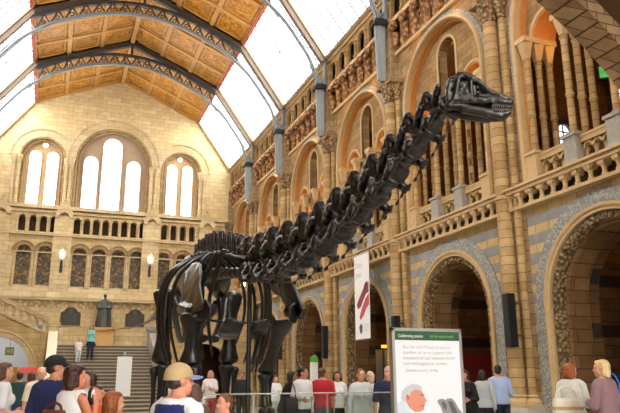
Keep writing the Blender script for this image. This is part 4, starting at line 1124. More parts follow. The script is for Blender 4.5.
def banner():
    r = empty('hanging_banner', (7.27, 21.64, 0)); tag(r, 'long white banner with a red claw picture hanging below the gallery', 'banner')
    w = .6
    MB().box(-.012, .012, -w, w, 2.96, 5.98).build('cloth', plain('banner_white', '#f2f4f5', .7, var=.02), r, smooth=0)
    mb = MB(); mb.tube([(0, -w - .06, 5.99), (0, w + .06, 5.99)], .03, 8); mb.tube([(0, -w, 2.95), (0, w, 2.95)], .022, 8); mb.build('rod', M['steel'], r)
    for s in (-.5, .5):
        mb = MB(); mb.tube([(0, s, 6.0), (.3, s, 6.25)], .01, 6); mb.build('cord', M['irondark'], r)
    def art(name, pts, col, x0=-.015):
        mb = MB(); mb.panel(lambda u, d, v: (d, u, v), pts, [], x0, -.012); mb.build(name, plain('banner_ink_' + col.strip('#'), col, .6, var=.35, scale=14), r, smooth=0)
    art('claw_picture', [(-.58, 4.92), (-.2, 4.75), (.2, 4.42), (.42, 4.2), (.36, 4.02), (.1, 4.08), (-.12, 4.3), (-.35, 4.5), (-.58, 4.56)], '#8e3038')
    art('claw_picture', [(-.58, 4.5), (-.3, 4.34), (.0, 4.02), (.22, 3.72), (.12, 3.62), (-.12, 3.76), (-.36, 4.0), (-.58, 4.12)], '#c0525a', -.017)
    art('claw_picture', [(-.5, 4.95), (-.3, 4.9), (-.1, 4.62), (-.3, 4.68)], '#3d2226', -.019)
    art('emblem', [(.26, 3.38), (.12, 3.5), (-.02, 3.4), (.02, 3.2), (.12, 3.12), (.22, 3.2)], '#4c5058', -.015)
    gi = plain('banner_grey_ink', '#c3cacd', .6, var=.02)
    for k, s in enumerate(('Dino', 'jaws')): txt('banner_lettering', s, .3, gi, r, (-.0135, .5, 5.5 - .34 * k), (pi / 2, 0, -pi / 2))
    txt('banner_lettering', 'NATURAL\nHISTORY\nMUSEUM', .09, gi, r, (-.0135, -.12, 3.4), (pi / 2, 0, -pi / 2))
banner()

def notice_stand():
    r = empty('notice_stand', (-1.62, 13.7, FZ)); tag(r, 'slim white notice board on a steel post in front of the stairs', 'notice board')
    MB().box(-.14, .14, -.02, .02, 1.2, 1.94).build('board', M['white'], r, smooth=0)
    mb = MB(); mb.tube([(0, .03, .02), (0, .03, 2.0)], .022, 8); mb.ball((0, .03, 2.0), .03, 8, 6); mb.build('post', M['steel'], r)
    mb = MB(); mb.lathe([(.2, 0), (.2, .02), (.05, .04)], (0, .03), 20); mb.build('base', M['steel'], r)
notice_stand()
def totem():
    r = empty('totem_sign', (6.7, 25.0, FZ)); tag(r, 'narrow white totem sign with a green top standing between visitors', 'sign')
    MB().box(-.13, .13, -.1, .1, 0, 2.12).build('column', M['white'], r, smooth=0)
    MB().panel(mpE, [(-.13, 2.12), (.13, 2.12), (.13, 2.3), (.05, 2.4), (-.13, 2.3)], [], -.1, .1).build('green_top', plain('totem_green', '#5fae3c', .5, var=.05), r, smooth=0)
totem()
def kiosk():
    r = empty('leaflet_kiosk', (-3.7, 30.0, FZ)); tag(r, 'small white leaflet kiosk with a red canopy left of the staircase', 'kiosk')
    MB().box(-.4, .4, -.25, .25, 0, 1.0).box(-.4, -.34, -.25, .25, 1, 1.75).box(.34, .4, -.25, .25, 1, 1.75).box(-.4, .4, .2, .25, 1, 1.75).build('counter', M['white'], r, smooth=0)
    mb = MB(); mb.taper(-.5, .5, -.4, .35, 1.75, -.4, .4, -.25, .3, 1.98); mb.build('canopy', plain('kiosk_red', '#c9402f', .6, var=.06), r, smooth=0)
kiosk()
def poster_board(y, w, label):
    r = empty('poster_board', (y, 25.46, 0), pi / 2); tag(r, label, 'poster board', 'poster boards in the side bay')
    MB().box(-.03, .03, -w / 2, w / 2, 1.3, 2.72).build('sheet', plain('poster_white', '#d8d8d2', .6, var=.05), r, smooth=0)
    MB().box(-.02, .05, -w / 2 - .04, w / 2 + .04, 1.26, 2.76).build('frame', M['steel'], r, smooth=0)
poster_board(9.62, .62, 'large pale poster board in the side bay, left of the bald man'); poster_board(10.3, .5, 'narrow pale poster board in the side bay, touching the sign panel edge')
MB2 = MB().box(8.9, 12.9, 19.3, 19.4, FZ, 2.4)
tag(MB2.build('red_hoarding', plain('dark_red_hoarding', '#7d1c17', .6, var=.12), smooth=0), 'dark red hoarding board across the side bay behind the pushchair', 'hoarding')
def lit_sign():
    r = empty('lit_ceiling_sign', (10.2, 25.2, 2.88), pi / 2); tag(r, 'yellow lit sign bar hanging in the side bay behind the bald man', 'sign')
    MB().box(-.06, .06, -.4, .4, -.06, .06).build('light_box', plain('yellow_light_box', '#e0b030', .5, var=.05, emit='#ffc040', es=1.6), r, smooth=0)
    for s in (-.3, .3): MB().box(-.01, .01, s - .01, s + .01, .06, 1.4).build('hanger', M['irondark'], r, smooth=0)
lit_sign()

def barrier():
    r = empty('glass_barrier', (0, 0, FZ)); tag(r, 'clear glass barrier in front of the dinosaur plinth', 'barrier')
    x0, x1, ya, yb, h = -1.4, 1.9, 9.2, 20.2, 1.31
    xs = [x0 + (x1 - x0) * i / 3 for i in range(4)]; ys = [ya + (yb - ya) * i / 8 for i in range(9)]
    segs = [((xs[i], ya), (xs[i + 1], ya)) for i in range(3)]
    for (a, b) in segs:
        if a[1] == b[1]: MB().box(a[0] + .03, b[0] - .03, a[1] - .006, a[1] + .006, .08, h - .03).build('glass_panel', M['glass'], r, smooth=0)
        else: MB().box(a[0] - .006, a[0] + .006, a[1] + .03, b[1] - .03, .08, h - .03).build('glass_panel', M['glass'], r, smooth=0)
    for (x, y) in [(x, ya) for x in xs]:
        mb = MB(); mb.lathe([(.05, 0), (.05, .02), (.012, .04), (.012, h)], (x, y), 10); mb.build('post', M['steel'], r)
    for a, b in (((x0, ya), (x1, ya)),):
        mb = MB(); mb.tube([(a[0], a[1], h), (b[0], b[1], h)], .009, 8); mb.build('handrail', M['steel'], r)
barrier()
# ------------------------------------------------------------------ visitors
M['sclera'] = plain('eye_sclera', '#b5a79d', .3, var=.02)
SK = {}
def skin(h):
    if h not in SK: SK[h] = plain('skin_' + h.strip('#'), h, .5, var=.08, scale=12)
    return SK[h]
CL = {}
def cloth(h):
    if h not in CL: CL[h] = plain('cloth_' + h.strip('#'), h, .85, var=.14, scale=9, bump=.35)
    return CL[h]
HR = {}
def hairm(h):
    if h not in HR: HR[h] = plain('hair_' + h.strip('#'), h, .5, var=.35, scale=26, bump=.6)
    return HR[h]
def seg_d(p, a, b):
    ab = b - a; t = max(0, min(1, (p - a).dot(ab) / max(1e-9, ab.length_squared))); return (p - (a + ab * t)).length, t

def person(label, x, y, H, heading, top='#223355', bottom='#2b2f45', hair='#2a1c14', style='short', skin_c='#d9a184', sleeves='short', arms=('down', 'down'),
           head=0, z=FZ, female=False, fine=False, cap=None, visor=None, step=.04, shoe='#333333', lean=0.0, panel=None, skirt=False, shorts=False, child=False, tilt=0.0):
    r = empty('person', (x, y, z), -radians(heading)); tag(r, label, 'person')
    k = H / 1.75; sw = (.165 if female else .188) * (.93 if child else 1)
    V = lambda a, b, c: Vector((a, b, c)) * k
    mb = MB(); bones = []
    def cap_(nm, a, b, ra, rb, n=12):
        mb.capsule(a, b, ra * k, rb * k, n); bones.append((nm, a.copy(), b.copy(), ra * k, rb * k))
    lv = lambda zz: lean * max(0, zz - .95)          # forward lean of the trunk
    # trunk as one lofted tube
    prof = [(.86, .12, .10), (.92, .165 if not female else .175, .12), (1.0, .165 if not female else .17, .118), (1.1, .145 if not female else .128, .105), (1.22, .16 if not female else .142, .112), (1.34, .178 if not female else .155, .118), (1.42, .172 if not female else .15, .10), (1.46, .13, .085), (1.50, .075, .066)]
    rings = [[V(a * cos(2 * pi * i / 18), b * sin(2 * pi * i / 18) + lv(zz), zz) for i in range(18)] for zz, a, b in prof]
    mb.loft(rings); bones.append(('torso', V(0, lv(1.0), 1.02), V(0, lv(1.4), 1.38), .16 * k, .16 * k)); bones.append(('pelvis', V(-.07, 0, .93), V(.07, 0, .93), .13 * k, .13 * k))
    if female:
        for s in (-1, 1): mb.ball(V(s * .07, .085 + lv(1.3), 1.29), .062 * k)
    cap_('neck', V(0, lv(1.45) - .005, 1.44), V(0, lv(1.55) + .01, 1.56), .056, .052)
    for s in (-1, 1):
        hip = V(s * .088, 0, .91); kn = V(s * .098, .012 + s * step * .5, .49); an = V(s * .1, -.015 + s * step, .09)
        cap_('thigh', hip, kn, .088, .058); cap_('calf', kn, an, .056, .038)
        mb.ball(kn + V(0, -.03, -.1), (.05 * k, .052 * k, .09 * k))
        cap_('foot', an + V(0, -.02, -.045), an + V(s * .012, .15, -.055), .036, .03)
    hands = []
    for s, pose in ((-1, arms[0]), (1, arms[1])):
        sh = V(s * sw, lv(1.4), 1.412); mb.capsule(V(s * .05, lv(1.48) - .01, 1.485), V(s * sw * .9, lv(1.42) - .005, 1.425), .05 * k, .045 * k, 10)
        ue = {'down': (.05 * s, -.02, -.29), 'bent': (.06 * s, -.03, -.28), 'hold': (.05 * s, .03, -.28), 'face': (.06 * s, .10, -.25), 'out': (.16 * s, .04, -.24), 'hip': (.15 * s, -.06, -.24), 'back': (.04 * s, -.1, -.27)}[pose]
        uw = {'down': (.0, .04, -.25), 'bent': (-.03 * s, .24, -.02), 'hold': (-.14 * s, .19, .05), 'face': (-.07 * s, .06, .23), 'out': (.06 * s, .2, -.1), 'hip': (-.1 * s, .13, -.18), 'back': (-.04 * s, -.04, -.25)}[pose]
        el = sh + V(*ue); wr_ = el + V(*uw)
        cap_('upper_arm', sh, el, .052 if not female else .044, .038 if not female else .034); cap_('forearm', el, wr_, .038 if not female else .034, .026 if not female else .023)
        hands.append((s, el, wr_))
    # head
    hc = V(0, lv(1.6) + .018, 1.628); Rm = Matrix.Rotation(-radians(head), 3, 'Z') @ Matrix.Rotation(radians(tilt), 3, 'X')
    hk = k * (1.12 if child else 1.0)
    HP = lambda a, b, c: hc + Rm @ (Vector((a, b, c)) * hk)
    def hb(c, rr, n=14, m=10): mb.ball(HP(*c), tuple(q * hk for q in rr), n, m, Rm)
    hb((0, -.008, .02), (.076, .096, .096), 18, 12); hb((0, .028, -.045), (.058, .062, .07)); hb((0, .062, -.088), (.03, .026, .024)); hb((0, .05, .035), (.06, .04, .04))
    mb.capsule(HP(0, .088, .012), HP(0, .108, -.025), .008 * hk, .014 * hk, 8)
    for s in (-1, 1):
        hb((s * .077, -.008, -.008), (.011, .022, .032), 8, 6); hb((s * .038, .062, -.035), (.024, .022, .022), 8, 6); mb.capsule(HP(s * .014, .092, .03), HP(s * .045, .08, .032), .008 * hk, .008 * hk, 6)
    mb.capsule(HP(-.018, .088, -.057), HP(.018, .088, -.057), .0085 * hk, .0085 * hk, 6); mb.capsule(HP(-.016, .085, -.068), HP(.016, .085, -.068), .009 * hk, .009 * hk, 6)
    bones.append(('head', HP(0, -.01, .02), HP(0, .03, -.05), .095 * hk, .06 * hk))
    vox = .0095 if fine else .014
    body = remeshed(mb, 'body', skin(skin_c), r, vox, 2)
    me = body.data
    # hands with five separate fingers join the body mesh
    hm = MB()
    for s, el, w_ in hands:
        d = (w_ - el).normalized(); side = Vector((s, 0, 0)); side = (side - d * side.dot(d)); 
        side = side.normalized() if side.length > .1 else Vector((0, 1, 0))
        pn = d.cross(side).normalized()            # across the palm, towards the thumb
        if pn.y < 0: pn = -pn
        inn = -side
        P0 = w_ + d * .012 * k
        rings = []
        for (t, a, b) in ((-.02, .022, .018), (.0, .026, .018), (.03, .037, .016), (.07, .041, .015), (.088, .038, .012)):
            rings.append([P0 + d * t * k + pn * (a * cos(2 * pi * i / 12) * k) + side * (b * sin(2 * pi * i / 12) * k) for i in range(12)])
        hm.loft(rings)
        for f, (off, ln_) in enumerate(((.029, .068), (.01, .076), (-.01, .07), (-.028, .055))):
            a = P0 + d * .08 * k + pn * off * k; b = a + (d * .95 + inn * .25) * ln_ * .5 * k; c = b + (d * .75 + inn * .6) * ln_ * .5 * k
            hm.tube([a - d * .01 * k, a, b, c, c + (c - b) * .12], [.0085 * k, .0088 * k, .008 * k, .0068 * k, .003 * k], 8)
        a = P0 + d * .02 * k + pn * .03 * k; b = a + (d * .6 + pn * .7 + inn * .2) * .04 * k; c = b + (d * .9 + pn * .25 + inn * .3) * .032 * k
        hm.tube([a - pn * .012 * k, a, b, c, c + (c - b) * .12], [.013 * k, .0115 * k, .0095 * k, .0078 * k, .003 * k], 8)
    ho = hm.build('hand_tmp', skin(skin_c), None, smooth=70)
    bm = bmesh.new(); bm.from_mesh(me); bm.from_mesh(ho.data); bm.to_mesh(me); bm.free()
    bpy.data.objects.remove(ho); me.polygons.foreach_set('use_smooth', [True] * len(me.polygons)); me.update()
    # classify faces by nearest bone
    cls = []
    for p in me.polygons:
        best = None
        for nm, a, b, ra, rb in bones:
            d_, t = seg_d(p.center, a, b); q = d_ - (ra + (rb - ra) * t)
            if best is None or q < best[0]: best = (q, nm, t)
        cls.append((best[1], best[2], p.center.z / k, p.center.copy()))
    def shell(nm, test, off, mat, parent=r, extra=None):
        idx = [i for i, c in enumerate(cls) if test(*c)]
        if not idx: return None
        used = {}; vs = []; fs = []
        for i in idx:
            f = []
            for vi in me.polygons[i].vertices:
                if vi not in used:
                    v = me.vertices[vi]; o_ = off + (extra(v.co / k) if extra else 0)
                    used[vi] = len(vs); vs.append(v.co + v.normal * o_ * k)
                f.append(used[vi])
            fs.append(f)
        q = MB(); q.add(vs, fs); o = q.build(nm, mat, parent, smooth=180, recalc=False)
        s_ = o.modifiers.new('thick', 'SOLIDIFY'); s_.thickness = .006 * k; s_.offset = 1
        return o
    nk = 1.492
    lim = {'short': .85, 'long': 9, 'none': -1, 'mid': 9}[sleeves]
    def is_top(nm, t, zz, c):
        if nm == 'torso' or (nm == 'pelvis' and zz > .93): return zz < nk
        if nm == 'neck': return zz < nk - .004
        if nm == 'upper_arm': return t < lim and zz < 1.52 if lim > 0 else (t < .04 and abs(c.x) < sw * k * .95)
        if nm == 'forearm': return lim > 1 and t < (.96 if sleeves == 'long' else .3)
        return nm == 'thigh' and zz > .93
    loose = lambda v: .012 * max(0, min(1, (1.3 - v.z) / .3)) if v.z > .85 else 0
    shell('shirt', is_top, .013, cloth(top), extra=loose)
    if panel:
        shell('shirt_back_panel', lambda nm, t, zz, c: (nm in ('torso', 'pelvis') or (nm == 'neck' and zz < 1.45)) and .93 < zz < 1.45 and abs(c.x) < .15 * k, .020, cloth(panel), extra=loose)
    def is_bot(nm, t, zz, c):
        if nm in ('pelvis', 'thigh') or (nm == 'torso' and zz < .99): return zz < 1.0 and not (shorts and nm == 'thigh' and t > .85)
        return nm == 'calf' and not shorts and t < .97
    shell('trousers', is_bot, .011, cloth(bottom), extra=lambda v: .006)
    shell('shoe', lambda nm, t, zz, c: nm == 'foot' and c.x < 0 or (nm == 'calf' and zz < .07 and c.x < 0), .008, cloth(shoe)); shell('shoe', lambda nm, t, zz, c: nm == 'foot' and c.x >= 0, .008, cloth(shoe))
    # hair
    if hair:
        q = MB()
        def B(c, rr): q.ball(HP(*c), tuple(u * hk for u in rr), 14, 10, Rm)
        def C(a, b, ra, rb): q.capsule(HP(*a), HP(*b), ra * hk, rb * hk, 10)
        if cap:
            B((0, -.04, -.01), (.077, .065, .06)); B((0, -.02, .03), (.079, .09, .03))
        elif style == 'balding':
            B((0, -.035, .0), (.08, .075, .06))
        else:
            B((0, -.022, .038), (.084, .098, .09)); B((0, -.055, -.01), (.07, .06, .07))
            if style in ('bob', 'long', 'pony'): 
                B((0, .02, .085), (.06, .06, .035))
            if style in ('bob', 'long'):
                for s in (-1, 1):
                    C((s * .072, -.015, .05), (s * .083, -.012, -.07), .026, .03); C((s * .05, -.06, .03), (s * .06, -.06, -.09), .04, .04)
                B((0, -.065, -.04), (.085, .055, .09))
            if style == 'long':
                for s in (-1, 0, 1): C((s * .055, -.06, -.05), (s * .07, -.085, -.24), .045, .03)
            if style == 'pony':
                C((0, -.11, .03), (0, -.15, -.03), .03, .036); C((0, -.15, -.03), (0, -.13, -.16), .036, .016)
        remeshed(q, 'hair', hairm(hair), r, .009 if fine else .013, 1, lambda p: .007 * noise.noise(Vector((p.x * 48, p.y * 48, p.z * 11))) + .004 * noise.noise(p * 22))
    if fine:
        for s in (-1, 1):
            q = MB(); q.ball(HP(s * .031, .0745, .012), .0115 * hk, 10, 8); q.cur = 1; q.ball(HP(s * .031, .0818, .012), .0062 * hk, 8, 6); q.build('eye', [M['sclera'], M['bronze']], r)
    if cap:
        q = MB(); rings = []
        for j in range(9):
            th = (pi / 2) * j / 8
            rings.append([HP(.091 * cos(th) * cos(2 * pi * i / 20), -.012 + .112 * cos(th) * sin(2 * pi * i / 20), (.035 + .098 * sin(th))) for i in range(20)])
        rings.insert(0, [HP(.092 * cos(2 * pi * i / 20), -.014 + .112 * sin(2 * pi * i / 20), .022 - .02 * (sin(2 * pi * i / 20) < -.3)) for i in range(20)])
        q.loft(rings); co = q.build('cap', cloth(cap), r, smooth=60)
        q = MB(); ra_ = []; 
        for tt in (0, .5, 1):
            ra_.append([(-.08 + .16 * i / 8, .05 + .046 * sin(pi * i / 8) + tt * (.095 * sin(pi * (.5 + i) / 9)), .046 - .022 * abs(i - 4) / 4 - .016 * tt) for i in range(9)])
        up = [HP(*p) for row in ra_ for p in row]; dn = [HP(p[0], p[1], p[2] - .006) for row in ra_ for p in row]
        fs = []
        for a_ in range(2):
            for i in range(8): fs += [(a_ * 9 + i, a_ * 9 + i + 1, a_ * 9 + 10 + i, a_ * 9 + 9 + i), (27 + a_ * 9 + i, 27 + a_ * 9 + 9 + i, 27 + a_ * 9 + 10 + i, 27 + a_ * 9 + i + 1)]
        for i in range(8): fs += [(18 + i, 19 + i, 46 + i, 45 + i), (i, 27 + i, 28 + i, i + 1)]
        for a_ in range(2): fs += [(a_ * 9, a_ * 9 + 9, a_ * 9 + 36, a_ * 9 + 27), (a_ * 9 + 8, a_ * 9 + 35, a_ * 9 + 44, a_ * 9 + 17)]
        q.add(up + dn, fs); q.build('visor', cloth(visor or cap), co, smooth=60)
    return r

# near group, lower left
person('man in a khaki cap and a white shirt with navy back, walking past the skeleton', -2.13, 4.75, 1.62, 58, '#e8e8ee', '#3a4258', '#3a3029', 'short', '#d8937c', 'mid', ('down', 'bent'), 18, fine=True, cap='#b49c74', visor='#7b84ac', panel='#1d2c66')
person('man in a navy T-shirt and black baseball cap at the lower left', -2.915, 7.6, 1.76, 40, '#1d2b5c', '#3a4152', '#2a211b', 'short', '#cf9277', 'short', ('bent', 'hip'), 45, fine=True, cap='#17181b')
person('woman with a dark brown bob and white sleeveless top, brown strap on her back', -2.75, 6.7, 1.65, 55, '#e9e9ea', '#4b5263', '#38190f', 'bob', '#d88c6c', 'none', ('bent', 'face'), 20, female=True, fine=True)
person('child in a bright orange T-shirt, dark brown hair, by the woman with the bob', -2.47, 7.9, 1.45, 75, '#d4501f', '#3b3f4a', '#3a2114', 'bob', '#cf8d6d', 'short', ('bent', 'down'), 20, female=True, fine=True)
person('girl with long ginger-brown hair at the bottom edge, in front of the notice board', -2.45, 6.0, 1.42, 60, '#b9a99c', '#3b3f4a', '#8a4a22', 'long', '#d99b7c', 'short', ('down', 'bent'), 15, female=True, fine=True)
person('woman with a pale scarf and dark hair facing the stairs behind the bob-haired woman', -2.5, 9.2, 1.63, 190, '#d9d4cc', '#4a4a52', '#3d2417', 'bob', '#d29c82', 'long', ('face', 'down'), 40, female=True)
person('visitor with brown hair in a white shirt at the far left edge', -3.52, 9.6, 1.73, 75, '#e4e6ea', '#6a7484', '#5b3c28', 'bob', '#d5a186', 'short', ('bent', 'bent'), 10, female=True)
person('visitor in a dark green jacket and blue jeans at the left', -3.64, 18.0, 1.7, 20, '#23423f', '#345a94', '#33261d', 'short', '#cf9a80', 'long', ('down', 'down'), -20)
person('visitor in a red top and white skirt walking towards the stairs', -3.42, 20.0, 1.71, 5, '#d03434', '#e6e4e0', '#4a2d1c', 'bob', '#d5a186', 'short', ('down', 'bent'), 0, female=True, shorts=True)
person('blond visitor in a cream top beside the man in navy', -3.1, 13.0, 1.73, 165, '#e9dfc9', '#5b6470', '#d8bd84', 'short', '#dca98c', 'short', ('hold', 'down'), 10)
person('woman with greying brown hair behind the khaki cap', -1.57, 7.0, 1.47, 30, '#6b5a50', '#3a3a40', '#5a4032', 'bob', '#cf9378', 'long', ('down', 'down'), 10, female=True, fine=True)
person('child with short hair in a terracotta top, next to the khaki-capped man', -1.36, 6.5, 1.38, 250, '#b0583c', '#3b3f4a', '#6b4630', 'short', '#dc9c80', 'short', ('down', 'hold'), 0, fine=True)
person('woman in a pink headscarf, white shirt and red cardigan behind the skeleton', 1.75, 21.2, 1.76, 195, '#eceaea', '#b02034', '#c98a90', 'bob', '#d79d84', 'short', ('hold', 'bent'), 20, female=True)
person('visitor in dark clothes seen past the skeleton support pole', 3.0, 22.0, 1.73, 200, '#23242c', '#202128', '#1b1512', 'short', '#c08c70', 'long', ('down', 'down'), 0)
person('woman in white standing near the pier behind the front leg', 3.5, 20.0, 1.6, 170, '#eef0f2', '#c9ccd2', '#6b4a34', 'bob', '#dcb09a', 'short', ('hold', 'down'), 0, female=True)
# visitors in the middle
person('man in a white polo shirt with a dark bag strap beside the totem sign', 1.78, 12.9, 1.74, 155, '#f0f0f2', '#2c3140', '#1f1713', 'short', '#c4896c', 'short', ('down', 'bent'), -30)
person('visitor in black crouched over a bag strap, left of the white polo', 1.62, 13.6, 1.66, 100, '#2a1f22', '#24222a', '#241813', 'bob', '#b9826a', 'long', ('hold', 'down'), 10, female=True, lean=.25)
person('man in a red T-shirt and grey trousers beside the totem sign', 2.45, 13.5, 1.73, 20, '#c02632', '#5d6470', '#5a3a26', 'short', '#d39579', 'short', ('bent', 'down'), 20)
person('dark-haired woman in a white T-shirt and black trousers near the pier', 3.0, 14.0, 1.67, 185, '#f1f1f3', '#23242c', '#15100e', 'bob', '#c48d70', 'short', ('down', 'bent'), 10, female=True)
person('child in grey beside the dark-haired woman in white', 3.2, 13.6, 1.39, 175, '#9a948e', '#5a6272', '#7a5a42', 'short', '#dcae98', 'short', ('down', 'down'), 0, child=True)
person('woman in a pale blue jacket, yellow top and pale trousers walking towards the viewer', 2.18, 11.0, 1.68, 190, '#dfe6ea', '#d2d8d2', '#6e4226', 'short', '#d99d7c', 'long', ('down', 'down'), 0, female=True, step=.07)
person('visitor in cream just behind the woman in pale blue', 2.75, 11.8, 1.64, 175, '#e6e2d4', '#c9c2b4', '#cbb48a', 'short', '#dcb09a', 'long', ('down', 'down'), 0)
person('bald man in a navy T-shirt and dark shorts left of the sign panel', 2.24, 10.05, 1.72, 200, '#182848', '#1e2434', '#8a6a52', 'balding', '#d59b80', 'short', ('hip', 'down'), 40, shorts=True)
# right-hand side
person('woman in a dark jacket bending over the pushchair', 5.35, 12.4, 1.68, 250, '#1d1a1e', '#20222c', '#3a1c12', 'bob', '#cf9378', 'long', ('bent', 'bent'), 0, female=True, lean=.2)
person('woman in a grey striped cardigan and dark jeans beside the pushchair group', 5.95, 12.75, 1.68, 40, '#b9bcc0', '#1f2433', '#241a16', 'bob', '#cf9a80', 'long', ('bent', 'down'), 30, female=True)
person('man in a pale blue shirt and dark jeans standing against the pier', 6.5, 12.9, 1.79, 15, '#a9bce0', '#1c2334', '#17120f', 'short', '#c98f74', 'long', ('bent', 'bent'), 25, lean=.08)
person('ginger-haired woman in a white cardigan talking, cream bag on her arm', 4.5, 8.4, 1.73, 60, '#e9ecdf', '#c8b490', '#a2562a', 'bob', '#d9a084', 'long', ('down', 'hold'), 30, female=True, fine=True)
person('blonde woman in a mauve hooded top and jeans seen from behind', 4.13, 7.35, 1.75, -10, '#8d6f74', '#2d5a94', '#d9bd86', 'bob', '#d9a084', 'long', ('hold', 'bent'), -45, female=True, fine=True)
# on the stairs
def stair_z(y): return RISE * (int((y - YB) / TREAD) + 1)
person('woman in a turquoise top and dark jeans climbing down the stairs with a child', -1.15, 36.35, 1.76, 175, '#7fd0cc', '#1f2c40', '#5a2a1a', 'bob', '#d9a084', 'none', ('down', 'down'), 20, female=True, z=stair_z(36.35), step=.02)
person('small child in white holding hands on the stairs', -1.72, 36.05, 1.22, 175, '#f0f0f2', '#cfd4dc', '#5a3a26', 'short', '#dcae98', 'short', ('down', 'down'), 0, child=True, z=stair_z(36.05), step=.02)

# ------------------------------------------------------------------ things the visitors carry or push
def shoulder_bag(name, label, loc, rz, col, w, h, d, strap, trim=None, strapm=None):
    r = empty(name, loc, rz); tag(r, label, 'bag')
    mb = MB(); rings = []
    for (zz, a, b) in ((0, .88, .8), (.04, .98, 1), (.5, 1.0, 1.0), (.85, .96, .8), (1, .92, .5)):
        rings.append([(w / 2 * a * (abs(cos(t)) ** .5) * (1 if cos(t) > 0 else -1), d / 2 * b * (abs(sin(t)) ** .5) * (1 if sin(t) > 0 else -1), zz * h) for t in [2 * pi * (i + .5) / 20 for i in range(20)]])
    mb.loft(rings); mb.build('bag_body', cloth(col), r, smooth=50)
    if trim:
        MB().box(-w / 2 * 1.01, w / 2 * 1.01, -d / 2 * 1.03, d / 2 * 1.03, h * .55, h * .68).build('trim_band', cloth(trim), r, smooth=0)
    mb = MB(); mb.tube(catmull([(-w * .4, 0, h * .9), (-w * .3, 0, h + strap * .6), (0, 0, h + strap), (w * .3, 0, h + strap * .6), (w * .4, 0, h * .9)], 5), .012, 8); mb.build('strap', cloth(strapm or col), r)
    return r
shoulder_bag('handbag', 'cream and tan handbag hanging from the ginger-haired woman', (4.12, 8.1, .96), radians(-20), '#ece4d2', .42, .36, .16, .16, '#c9a876')
shoulder_bag('shoulder_bag', 'bright blue shoulder bag beside the blonde woman at the right edge', (4.50, 7.56, 1.02), radians(80), '#2f6fc0', .36, .42, .16, .22)
shoulder_bag('backpack', 'small brown backpack on the woman with the dark bob', (-2.9, 6.42, 1.0), radians(-55), '#6a3324', .28, .36, .14, .06, None, '#5a2a1c')
shoulder_bag('satchel', 'dark satchel at the hip of the man in the white polo', (1.42, 12.6, .95), radians(20), '#1f1c22', .34, .3, .14, .3)
def stroller():
    r = empty('pushchair', (4.72, 12.0, FZ), radians(25)); tag(r, 'cream and black pushchair in front of the red hoarding', 'pushchair')
    mb = MB()
    for s in (-.22, .22):
        mb.tube([(-.42, s, 1.02), (-.3, s, .9), (.1, s, .45), (.38, s, .12)], .013, 8); mb.tube([(-.35, s, .12), (.12, s, .52)], .013, 8)
    mb.tube([(-.42, -.22, 1.02), (-.42, .22, 1.02)], .016, 8); mb.tube([(-.02, -.22, .5), (-.02, .22, .5)], .012, 8); mb.build('frame', M['steel'], r)
    mb = MB(); mb.panel(lambda u, d, v: (u, d, v), [(-.22, .55), (.22, .42), (.28, .46), (-.12, .62), (-.24, .98), (-.3, .96)], [], -.19, .19); mb.build('seat', cloth('#24242a'), r, smooth=0)
    mb = MB(); rg = []
    for j in range(7):
        a = radians(20 + 95 * j / 6); rg.append([(-.22 + .3 * cos(a) * .9, .21 * cos(b), .82 + .3 * sin(a) * (.75 + .25 * sin(b))) for b in [pi * i / 8 for i in range(9)]])
    vs = [p for q in rg for p in q]; fs = [(j * 9 + i, j * 9 + i + 1, j * 9 + 10 + i, j * 9 + 9 + i) for j in range(6) for i in range(8)]
    mb.add(vs, fs); o = mb.build('canopy', cloth('#e4d6b0'), r); s_ = o.modifiers.new('thick', 'SOLIDIFY'); s_.thickness = .01
    for (x, y) in ((.38, -.22), (.38, .22), (-.35, -.22), (-.35, .22)):
        mb = MB(); mb.archring(lambda u, d, v: (u, d, v), 0, 0, 0, .055, .085, -.02, .02, 12); 
        mb.archring(lambda u, d, v: (u, d, -v), 0, 0, 0, .055, .085, -.02, .02, 12); mb.box(-.06, .06, -.008, .008, -.01, .01); mb.box(-.01, .01, -.008, .008, -.06, .06); mb.build('wheel', M['black'], r, loc=(x, y, .087))
stroller()
shoulder_bag('tote_bag', 'cream tote bag standing on the floor beside the pushchair', (4.2, 11.7, FZ), radians(25), '#e6dab4', .36, .34, .16, .12)
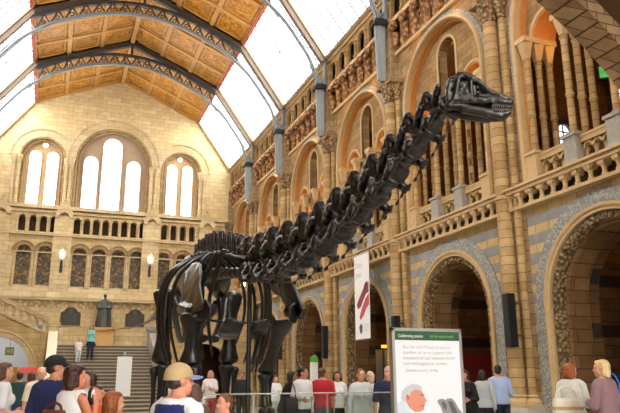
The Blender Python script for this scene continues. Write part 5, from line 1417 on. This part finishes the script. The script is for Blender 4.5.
# ------------------------------------------------------------------ light, sky, camera
w = bpy.data.worlds.new('sky'); SC.world = w; w.use_nodes = True
bg = w.node_tree.nodes['Background']; bg.inputs[0].default_value = (1.0, .985, .96, 1); bg.inputs[1].default_value = 8.6
def lamp(name, loc, e, col, size=.3, typ='POINT'):
    l = bpy.data.lights.new(name, typ); l.energy = e; l.color = col
    if typ == 'POINT': l.shadow_soft_size = size
    o = bpy.data.objects.new(name, l); o.location = loc; COL.objects.link(o); return o
for yb in BAYS:
    lamp('gallery_lamp', (10.4, yb, 11.6), 14, (1, .62, .25), .3)
    for s in (-1.36, 1.36): lamp('arch_uplight', (WX + .75, yb + s, 9.95), 10, (1, .5, .12), .08)
    lamp('bay_lamp', (11.0, yb, 5.2), 30, (1, .66, .35), .3)
    for s in (-1, 1):
        lamp('frieze_uplight', (WX - .2, yb + s * 1.2, 12.7), 3, (1, .55, .2), .1)
for y in [-3, 3] + PY[:-2]:
    for s in (-1, 1):
        l = lamp('ceiling_floodlight', (s * 7.0, y - 2.9, 15.2), 300, (1, .74, .36), .2, 'SPOT'); l.data.spot_size = radians(95); l.data.spot_blend = .6; l.data.shadow_soft_size = .2
        d = Vector((-s * .7, 0, .8)); l.rotation_euler = d.to_track_quat('-Z', 'Y').to_euler()
cd = bpy.data.cameras.new('camera'); cam = bpy.data.objects.new('camera', cd); COL.objects.link(cam)
cd.sensor_fit = 'HORIZONTAL'; cd.sensor_width = 36; cd.lens = 663.702 / 620 * 36; cd.clip_end = 300
yaw, pit, rol = 0.364, 0.253, -0.004
F = Vector((sin(yaw) * cos(pit), cos(yaw) * cos(pit), sin(pit))); Rt = Vector((cos(yaw), -sin(yaw), 0)); Up = Rt.cross(F)
R2v = Rt * cos(rol) + Up * sin(rol); U2v = Up * cos(rol) - Rt * sin(rol)
mw = Matrix.Identity(4)
for i in range(3):
    mw[i][0] = R2v[i]; mw[i][1] = U2v[i]; mw[i][2] = -F[i]; mw[i][3] = CAM[i]
cam.matrix_world = mw
SC.camera = cam
vs = SC.view_settings
SC.display_settings.display_device = 'sRGB'
vs.view_transform = 'Standard'; vs.look = 'None'; vs.exposure = 0.04; vs.gamma = 1; vs.use_curve_mapping = False
cy = SC.cycles
cy.max_bounces = 10; cy.diffuse_bounces = 2; cy.transparent_max_bounces = 16; cy.use_denoising = True
cy.sample_clamp_indirect = 8
